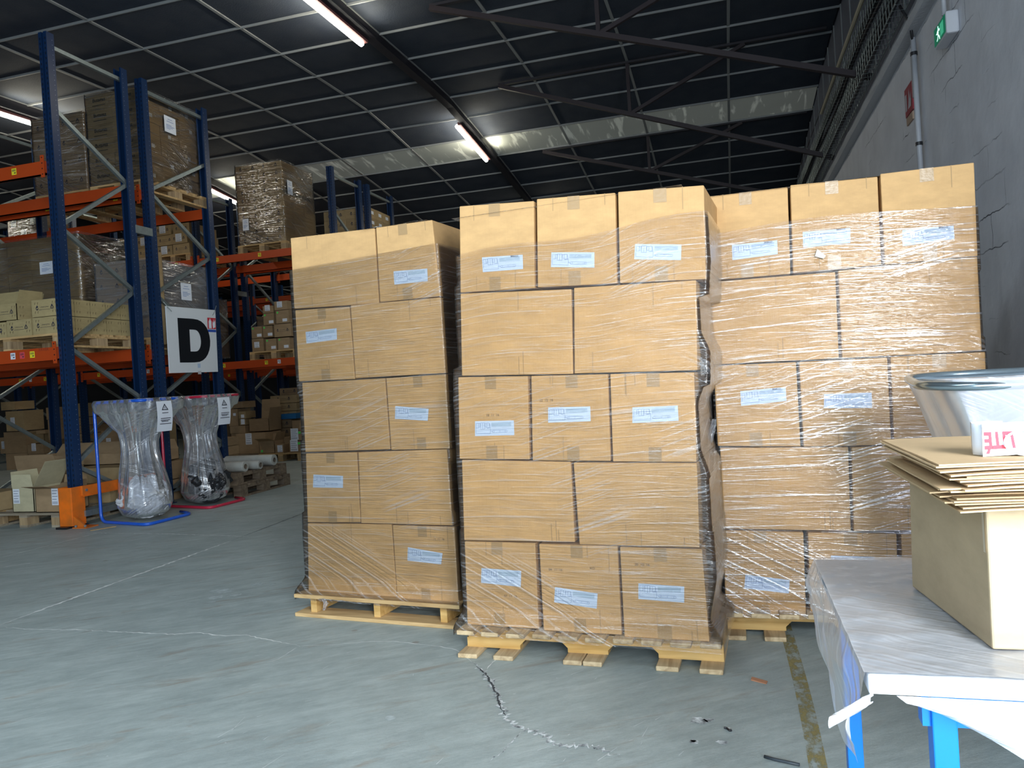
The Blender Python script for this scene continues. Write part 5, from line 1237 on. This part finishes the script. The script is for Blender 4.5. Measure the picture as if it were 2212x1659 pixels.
# ------------------------------------------------------------------ bag stands
BAGF = M_film('bag_film', base=.10, lines=.4, milky=.16, tint=(.90, .92, .96), vscale=3.0, uscale=26.0, rough=.2, bump=.8)
def rounded(pts, r=.07, n=5):
    out = []
    P = [Vector(p) for p in pts]
    for i, p in enumerate(P):
        if i == 0 or i == len(P) - 1: out.append(p); continue
        a = p + (P[i - 1] - p).normalized() * r; b_ = p + (P[i + 1] - p).normalized() * r
        for k in range(n + 1):
            t = k / n; out.append((a * (1 - t) + p * t) * (1 - t) + (p * (1 - t) + b_ * t) * t)
    return out
def bag_stand(dx, dy, tube, word, other, content, seed):
    ox, oy = -6.16 + dx, 6.20 + dy
    o = empty('bag_stand', (ox, oy, 0), '%s tube stand holding a clear hanging bag, %s' % (word, other), 'bag stand', 'bag stands before the racks')
    T = .016; top = 1.215
    pts = [(ox, oy, top), (ox, oy, .02)]
    loop = rounded([(ox + .30, oy + .52, top), (ox + .0, oy + .52, top), (ox, oy, top), (ox, oy, T), (ox + .70, oy - .16, T), (ox + .74, oy + .42, T), (ox + .52, oy + .52, T)], .09)
    part(MB().tube(loop, T, 10), 'post_tube', tube, o, True)
    ring = rounded([(ox, oy + .2, top), (ox, oy, top), (ox + .66, oy - .10, top), (ox + .70, oy + .48, top), (ox, oy + .52, top), (ox, oy + .2, top)], .08)
    part(MB().tube(ring, T, 10), 'ring_tube', tube, o, True)
    # the bag: folded over the ring, gathered, then bulging to the floor
    cx, cy = ox + .37, oy + .20
    prof = [(1.235, .335, .285, 0), (1.20, .345, .295, 0), (1.11, .33, .28, 0), (1.10, .30, .26, 0), (1.0, .245, .22, .02), (.9, .195, .185, .03), (.8, .165, .16, .04), (.7, .165, .16, .045), (.6, .18, .175, .05), (.45, .22, .21, .04), (.3, .25, .24, .03), (.16, .265, .255, .015), (.07, .22, .21, .01), (.025, .10, .10, 0)]
    zs = [p[0] for p in prof][::-1]
    def ip(z, k): return float(np.interp(z, zs, [p[k] for p in prof][::-1]))
    def fn(u, v):
        z = .025 + 1.21 * (1 - v); a = 2 * math.pi * u; rx, ry = ip(z, 1), ip(z, 2)
        sq = max(0, min(1, (z - .9) / .25)); ca, sa = math.cos(a), math.sin(a)
        n_ = 2 + 5 * sq; k = (abs(ca) ** n_ + abs(sa) ** n_) ** (-1 / n_)
        fold = max(0, 1 - abs(z - .80) / .65)
        d = 1 + .10 * fold * math.sin(a * 11 + math.sin(z * 3 + seed) * 1.5) + .05 * fold * math.sin(a * 23 + seed) + .05 * noise.noise(Vector((ca * 2, sa * 2, z * 3 + seed)))
        sh = -.03 * max(0, 1 - abs(z - .8) / .5)
        return (cx + sh + rx * k * ca * d, cy + ry * k * sa * d, z)
    b_ = build(MB().grid(fn, 130, 70, lambda a, v: (a * 1.6, v * 1.2), wrap=True), 'rubbish_bag', BAGF, smooth=True, origin=(cx, cy, .02))
    tag(b_, 'clear plastic bag %s hung in the %s stand' % (content[0], word), 'bag', 'hanging bags')
    def lump(u, v):
        a = 2 * math.pi * u; z = v; h = content[2]
        r = .235 * math.sin(math.pi * min(.98, max(.02, .12 + .85 * v))) ** .5
        d = 1 + .28 * noise.noise(Vector((math.cos(a) * 2 + seed, math.sin(a) * 2, v * 4))) + .14 * noise.noise(Vector((math.cos(a) * 7, math.sin(a) * 7 + seed, v * 11)))
        return (cx + content[3] + r * d * math.cos(a), cy + r * d * math.sin(a), .04 + h * v + .03 * noise.noise(Vector((a * 2, v * 6, seed))))
    tag(build(MB().grid(lump, 70, 36, wrap=True), 'crumpled_film', content[1], smooth=False, origin=(cx, cy, .04)), content[4], 'waste film', 'waste in the hanging bags')
    # paper notice
    yb = oy + .02
    p0 = Vector((ox + .735, oy + .02, 1.195)); w_ = Vector((.01, .20, .0)); h_ = Vector((.0, -.02, -.30))
    if True:
        t = part(MB().grid(lambda u, v: tuple(p0 + w_ * u + h_ * v + Vector((.015 * math.sin(v * 3), 0, 0))), 6, 8), 'paper_notice', WHITE, b_)
        mb = MB(); f = lambda u, v: p0 + w_ * u + h_ * v + Vector((.004 + .015 * math.sin(v * 3), 0, 0))
        for tri in (((.5, .08), (.72, .30), (.28, .30)),):
            A, B, C = [Vector(t_) for t_ in tri]; G = (A + B + C) / 3
            i3 = [G + (x - G) * .62 for x in (A, B, C)]
            for (a1, b1, c1, d1) in ((A, B, i3[1], i3[0]), (B, C, i3[2], i3[1]), (C, A, i3[0], i3[2])): mb.face([f(*a1), f(*b1), f(*c1), f(*d1)])
        mb.face([f(.49, .18), f(.52, .18), f(.52, .25), f(.49, .25)])
        for l0, l1, v in ((.3, .7, .38), (.2, .85, .56), (.2, .8, .62), (.25, .7, .66), (.15, .9, .74)): mb.face([f(l0, v), f(l1, v), f(l1, v + .022), f(l0, v + .022)])
        part(mb, 'warning_print', INK, t)
    return o
WASTE = M_film('waste_film', base=.55, lines=.7, milky=.35, vscale=14, uscale=14, rough=.15, bump=1.0)
bag_stand(0, 0, BLUET, 'blue', 'nearest', ('with white film waste', WASTE, .40, 0, 'crumpled whitish film waste at the bottom of the blue stand bag'), 3.3)
BLK = mat('black_film', (.02, .022, .026), .22, bump=1.0, bscale=22)
bag_stand(.02, .90, REDT, 'red', 'behind the blue one', ('with black film waste', BLK, .46, .03, 'crumpled black film waste at the bottom of the red stand bag'), 8.1)

# rolls on two stacked pallets
euro_pallet(-6.40, 7.70, 0, 'lower of two dark pallets under the film rolls', .80, 1.05, m=WOODD, mb_=WOODD, group='pallets on the floor')
euro_pallet(-6.42, 7.66, .146, 'upper of two dark pallets, white film rolls lying on it', .80, 1.05, m=WOODD, mb_=WOODD, group='pallets on the floor')
ROLL = mat('roll_film', (.50, .50, .46), .35, namt=.4, nscale=12, bump=.5, bscale=20)
for n_, (x1, y, r, ln, lab) in enumerate([(-5.60, 7.82, .062, .62, 'thick white film roll, nearest on the pallets'), (-5.55, 8.05, .052, .55, 'slim white film roll in the middle on the pallets'), (-5.60, 8.42, .070, .72, 'thick white film roll, farthest on the pallets')]):
    z = .292 + r
    o = empty('film_roll', (x1 - ln / 2, y, .292), lab, 'film roll', 'film rolls on the stacked pallets')
    mb = MB(); base = [(0, .030), (0, r * .97), (.004, r), (ln - .004, r), (ln, r * .97), (ln, .030)]
    def fr_(u, v):
        k = u * 5; i = min(4, int(k)); t = k - i; xx = base[i][0] * (1 - t) + base[i + 1][0] * t; rr_ = base[i][1] * (1 - t) + base[i + 1][1] * t
        a = 2 * math.pi * v; return (x1 - xx, y + rr_ * math.cos(a), z + rr_ * math.sin(a))
    part(MB().grid(fr_, 5, 24), 'film', ROLL, o)
    mb = MB().grid(lambda u, v: (x1 + .004 - (ln + .008) * u, y + .030 * math.cos(6.2832 * v), z + .030 * math.sin(6.2832 * v)), 1, 16); part(mb, 'core', mat('core_card', (.20, .16, .12), .8), o)
    part(MB().grid(lambda u, v: (x1 - .06, y + .022 * u * math.cos(6.2832 * v), z + .022 * u * math.sin(6.2832 * v)), 1, 16), 'core_hole_dark', BLACK, o)  # black disc standing in for the shade inside the open core

# ------------------------------------------------------------------ packing table, film cover, box, flattened cartons, tape
TZ = .75
tb = empty('packing_table', (.7, 1.5, 0), 'blue-legged packing table with a white top at the right', 'table')
part(MB().box(.165, 1.34, 1.165, 1.835, TZ - .028, TZ), 'table_top', mat('table_top_white', (.74, .78, .84), .35), tb, bevel=.003)
for nm_, (lx, ly) in enumerate([(.262, 1.19), (.218, 1.79), (1.27, 1.19), (1.27, 1.79)]):
    part(MB().box(lx - .016, lx + .016, ly - .016, ly + .016, 0, TZ - .028), 'leg', TABB, tb, bevel=.002)
part(MB().box(.235, 1.28, 1.18, 1.205, TZ - .075, TZ - .028), 'apron', TABB, tb)
part(MB().box(.235, 1.28, 1.775, 1.80, TZ - .075, TZ - .028), 'apron', TABB, tb)
COV = M_film('cover_film', base=.36, lines=.22, milky=.12, tint=(.90, .92, .96), vscale=9, uscale=7, rough=.22, bump=.7)
def cov_side(u, v):     # hangs off the left edge
    Y = 1.165 + .67 * u; d = .145 + .035 * math.sin(u * 5.3) - .05 * max(0, .25 - u) * 4 * .3
    w_ = noise.noise(Vector((u * 5, v * 2.5, 2.0)))
    return (.162 - .012 * v - .045 * v * (1 - v) * (1 + w_) - .010 * max(0, w_) - .005 * math.sin(u * 17 + v * 2) * v, Y, TZ + .002 - d * v)
cv = build(MB().grid(cov_side, 70, 30, lambda a, b_: (a * .67, b_ * .16)), 'film_cover', COV, smooth=True, origin=(.16, 1.5, TZ)); tag(cv, 'milky plastic sheet covering the packing table, hanging over its edges', 'plastic sheet')
def cov_top(u, v):
    x = .160 + 1.16 * u; y = 1.165 + .672 * v
    h = .0035 + .005 * max(0, noise.noise(Vector((x * 7, y * 22 - x * 9, 3)))) * min(1, v * 5) + .003 * max(0, noise.noise(Vector((x * 22, y * 16, 8)))); return (x, y, TZ + h)
part(MB().grid(cov_top, 160, 90, lambda a, b_: (a * 1.16, b_ * .67)), 'top_sheet', M_film('cover_top_film', base=.30, lines=.12, milky=.05, tint=(.98, .985, 1.0), vscale=26, uscale=20, rough=.25, bump=.45), cv, True)
def cov_front(u, v):    # slack loop under the near edge
    x = .20 + 1.1 * u; sag = .055 + .085 * math.sin(min(1, u * 2.2) * math.pi / 2) ; a = v
    return (x + .02 * v * (1 - u), 1.160 - .012 * math.sin(v * 3.14) * (1 + .6 * noise.noise(Vector((u * 9, v * 3, 5)))) - .008 * v, TZ - .026 - sag * v * min(1, .12 + u * 6))
part(MB().grid(cov_front, 90, 24, lambda a, b_: (a * 1.1, b_ * .12)), 'front_fold', COV, cv, True)
a, b_, = Vector((.168, 1.158, TZ - .03)), Vector((.105, 1.10, TZ - .028))
def slip(u, v):
    c = a.lerp(b_, u); th = 2 * math.pi * v * .85; r = .008 + .004 * (1 - u) * noise.noise(Vector((u * 5, v * 4, 1)))
    return (c.x + r * math.cos(th) * .4, c.y + r * math.cos(th), c.z + r * math.sin(th) - .014 * u)
part(MB().grid(slip, 14, 14, lambda a, b_: (a * .1, b_ * .1)), 'rolled_corner', COV, cv, True)
# box on the table
PB = M_card('cardboard_packing', (.50, .39, .25), .02, False)
bx0, by0, by1, bz1 = .352, 1.268, 1.60, .972
bq = [Vector((.352, 1.268, TZ + .006)), Vector((.75, 1.268, TZ + .006)), Vector((.71, 1.60, TZ + .006)), Vector((.314, 1.60, TZ + .006))]
bt = [Vector((.352, 1.262, bz1)), Vector((.75, 1.262, bz1)), Vector((.71, 1.60, bz1)), Vector((.317, 1.585, bz1))]
pb = build(MB().hexa(bq + bt), 'carton', PB, origin=(.55, 1.43, TZ + .006), bevel=.003); tag(pb, 'plain brown carton standing on the film-covered packing table', 'box')
part(MB().face([(.350, 1.2665, .90), (.3495, 1.275, .90), (.3495, 1.275, .962), (.350, 1.2665, .966)]), 'torn_tape', mat('torn_tape', (.62, .55, .42), .5), pb)
# flattened cartons
FLT = M_card('cardboard_flat', (.60, .43, .25), .07, False)
rnd = random.Random(12); z = bz1 + .002; nsh = 11
for k in range(nsh):
    x0 = .292 + rnd.uniform(-.010, .016) + (.0 if k > 2 else .010); y0 = 1.165 + rnd.uniform(-.006, .02) + (.05 if 2 < k < 5 else 0) + (.03 if k < 3 else 0); L_ = .62; W_ = .37 + rnd.uniform(-.02, .02)
    if k >= nsh - 1: x0 -= .012
    th = .0022; ang = rnd.uniform(-.02, .02) + .02; gap_ = .001 if k % 3 else .003
    zz = z
    o = empty('flattened_carton', (x0, y0, zz), 'flattened carton in the pile on the table box, number %s from the bottom' % ['one', 'two', 'three', 'four', 'five', 'six', 'seven', 'eight', 'nine', 'ten', 'eleven', 'twelve', 'thirteen'][k] if k < nsh - 1 else 'topmost flattened carton of the pile, white tape curls lying on it', 'cardboard', 'flattened cartons on the table box')
    o.rotation_euler.z = ang
    for s_ in range(2):
        sd = rnd.random() * 20; amp = .0012
        nu, nv = 14, 10
        def srf(u, v, top):
            cut = .05 if (v < .0) else 0
            x = L_ * u; y = W_ * v
            if s_ == 1: x -= .012 * (1 if k % 2 else -.4); y += .004
            b2 = amp * noise.noise(Vector((u * 3 + sd, v * 3, k)))
            dr = -.004 * max(0, .12 - u) / .12 * (1 if k % 3 == 0 else .3)
            return (x, y, s_ * (th + gap_) + (th if top else 0) + b2 + dr)
        mb = MB(); mb.grid(lambda u, v: srf(u, v, True), nu, nv); mb.grid(lambda u, v: srf(u, 1 - v, False), nu, nv)
        for i in range(nu):
            for vv in (0, 1): A, B = i / nu, (i + 1) / nu; mb.face([srf(A, vv, False), srf(B, vv, False), srf(B, vv, True), srf(A, vv, True)])
        for i in range(nv):
            for uu in (0, 1): A, B = i / nv, (i + 1) / nv; mb.face([srf(uu, A, False), srf(uu, B, False), srf(uu, B, True), srf(uu, A, True)])
        link('board_layer', mb.mesh('board_layer', FLT), o)
    z += 2 * th + gap_ + .0004
ztop = z
# printed tape curls
TW = mat('tape_white', (.82, .86, .92), .4)
def curl(path, h, z0, name, label, m=TW, tilt=0):
    P = [Vector(p) for p in path]
    def fn(u, v):
        s_ = u * (len(P) - 1); i = min(int(s_), len(P) - 2); c = P[i].lerp(P[i + 1], s_ - i); return (c.x + tilt * v, c.y, z0 + h * v)
    mb = MB().grid(fn, (len(P) - 1) * 2, 3); o = build(mb, name, m, smooth=True, origin=(P[0].x, P[0].y, z0)); tag(o, label, 'tape strip', 'white tape curls on the flattened cartons')
    sol = o.modifiers.new('t', 'SOLIDIFY'); sol.thickness = .0012; return o, fn
p1 = at_z(2112, 985, ztop); p2 = at_z(2160, 990, ztop); ax, ay = p1.x, p1.y
c1, f1 = curl([(ax + .045, ay + .035, 0), (ax + .03, ay + .045, 0), (ax + .002, ay + .035, 0), (ax - .003, ay + .01, 0), (ax + .008, ay - .004, 0), (ax + .03, ay - .010, 0), (ax + .042, ay - .006, 0)], .046, ztop + .001, 'tape_curl', 'standing loop of white tape printed with big red letters')
tp = text_pts('LIT\u00c9', .032, .0012)
q0 = [Vector((ax + .006, ay - .006, ztop + .048)), Vector((ax + .044, ay - .010, ztop + .048)), Vector((ax + .050, ay - .012, ztop + .002)), Vector((ax + .004, ay - .010, ztop + .0))]
pr_ = part(MB().hexa([q0[3] + Vector((0, .0015, 0)), q0[2] + Vector((0, .0015, 0)), q0[2], q0[3], q0[0] + Vector((0, .0015, 0)), q0[1] + Vector((0, .0015, 0)), q0[1], q0[0]]), 'printed_face', TW, c1)
mb = MB(); add_text(mb, tp, lambda x, y: lerp2(q0, .5 - x / .066, .5 - y / .046) + Vector((0, -.0008, 0)))
part(mb, 'red_letters', mat('letters_red', (.80, .03, .06), .5), pr_)
bx = at_z(2200, 985, ztop)
n = 18
lp = [(bx.x + .006 + .026 * math.cos(6.283 * i / n), bx.z) for i in range(n + 1)]
mb = MB(); R_ = .021
def fl_(u, v): a_ = 6.283 * u; return (bx.x + .012 + 1.3 * R_ * math.cos(a_), bx.y - .004 + .05 * v, ztop + .002 + .82 * R_ + .82 * R_ * math.sin(a_))
o = build(MB().grid(fl_, 28, 3), 'tape_curl', TW, smooth=True, origin=(bx.x + .012, bx.y, ztop + .002)); o.modifiers.new('t', 'SOLIDIFY').thickness = .002
tag(o, 'lying loop of white tape with blue marks, open end towards the camera', 'tape strip', 'white tape curls on the flattened cartons')
mb = MB()
for a0 in (1.1, 3.3, 5.0):
    for k in range(3): u0 = (a0 + k * .12) / 6.283; A, B, C, D = [Vector(fl_(*t)) for t in ((u0, -.02), (u0 + .019, -.02), (u0 + .019, .5), (u0, .5))]; c0 = Vector((bx.x + .012, 0, ztop + .002 + .82 * R_)); mb.face([c0 + (Vector((t.x, 0, t.z)) - c0) * 1.06 + Vector((0, t.y, 0)) for t in (A, B, C, D)])
part(mb, 'blue_marks', mat('mark_blue', (.02, .2, .62), .5), o)
o = build(MB().grid(lambda u, v: (ax + .042 + .05 * u, ay + .016 + .006 * math.sin(u * 5), ztop + .002 + .044 * v), 12, 3), 'tape_curl', TW, smooth=True, origin=(ax + .05, ay + .016, ztop + .002)); o.modifiers.new('t', 'SOLIDIFY').thickness = .0015
tag(o, 'flat white tape strip standing between the two tape loops', 'tape strip', 'white tape curls on the flattened cartons')

# bag ring stand behind the table
o = empty('bag_stand', (.85, 2.7, 0), 'grey metal ring stand with a clear bag, behind the packing table', 'bag stand')
STL = mat('satin_steel', (.45, .55, .60), .22, .9)
z = 1.105
ring = rounded([(1.3, 2.40, z - .008), (.66, 2.40, z - .006), (.545, 2.52, z), (.60, 2.95, z + .012), (.72, 3.05, z + .014), (1.38, 3.05, z + .012)], .07)
part(MB().tube(ring, .0135, 12), 'ring_tube', STL, o, True)
part(MB().tube(rounded([(1.38, 3.05, z + .012), (1.38, 3.05, .02), (1.38, 2.4, .02), (1.3, 2.40, z - .008)], .06), .0135, 10), 'post_tube', STL, o, True)
BAG2 = M_film('bag_film_b', base=.42, lines=.25, milky=.12, tint=(.80, .82, .90), vscale=2.0, uscale=14.0, rough=.25, bump=.6)
def fb(u, v):
    a_ = 2 * math.pi * u; ca, sa = math.cos(a_), math.sin(a_); n_ = 5; k = (abs(ca) ** n_ + abs(sa) ** n_) ** (-1 / n_)
    zz = 1.12 - 1.08 * v; t = min(1, max(0, (v - .02) / .25)); rx = .335 - .085 * t + .05 * max(0, v - .35); ry = .335 - .08 * t + .04 * max(0, v - .35)
    if v > .93: rx *= 1 - (v - .93) * 9; ry *= 1 - (v - .93) * 9
    d = 1 + .02 * math.sin(a_ * 13) * t + .04 * noise.noise(Vector((ca * 2, sa * 2, v * 4)))
    return (.95 + rx * 1.08 * k * ca * d, 2.72 + ry * k * sa * d, zz)
b_ = build(MB().grid(fb, 110, 60, lambda a, v: (a * 2, v), wrap=True), 'rubbish_bag', BAG2, smooth=True, origin=(1.0, 2.72, .04)); tag(b_, 'big empty clear bag hanging from the grey ring behind the table', 'bag')

# ------------------------------------------------------------------ small things on the floor
a = at_z(1622, 1468, 0); b2 = at_z(1655, 1476, 0)
o = build(MB().hexa([a + Vector((0, -.012, .001)), b2 + Vector((0, -.012, .001)), b2 + Vector((.006, .012, .001)), a + Vector((.004, .012, .001)), a + Vector((0, -.012, .006)), b2 + Vector((0, -.012, .003)), b2 + Vector((.006, .012, .004)), a + Vector((.004, .012, .007))]), 'cardboard_scrap', mat('scrap_orange', (.48, .22, .12), .7), origin=tuple(a)); tag(o, 'small reddish brown cardboard scrap on the floor beside the middle pallet', 'scrap')
p = [at_z(x, y, .006) for x, y in ((1651, 1634), (1675, 1641), (1700, 1646), (1727, 1652))]
o = build(MB().tube(p, .005, 8), 'cable_piece', mat('cable_grey', (.035, .045, .055), .5), origin=tuple(p[0]), smooth=True); tag(o, 'short dark piece of cable on the floor near the yellow line', 'cable')
p = [at_z(x, y, .004) for x, y in ((1564, 1572), (1570, 1573), (1576, 1578), (1580, 1577))]
o = build(MB().tube(p, .0035, 6), 'black_scrap', BLACK, origin=tuple(p[0])); tag(o, 'tiny bent black scrap on the floor left of the yellow line', 'scrap')
p = [at_z(x, y, .004) for x, y in ((195, 1146), (225, 1139), (250, 1137))]
o = build(MB().bar(p[0], p[2], .03, .004), 'wood_splinter', WOODX, origin=tuple(p[0])); tag(o, 'pale wood splinter on the floor beside the orange guard foot', 'splinter')
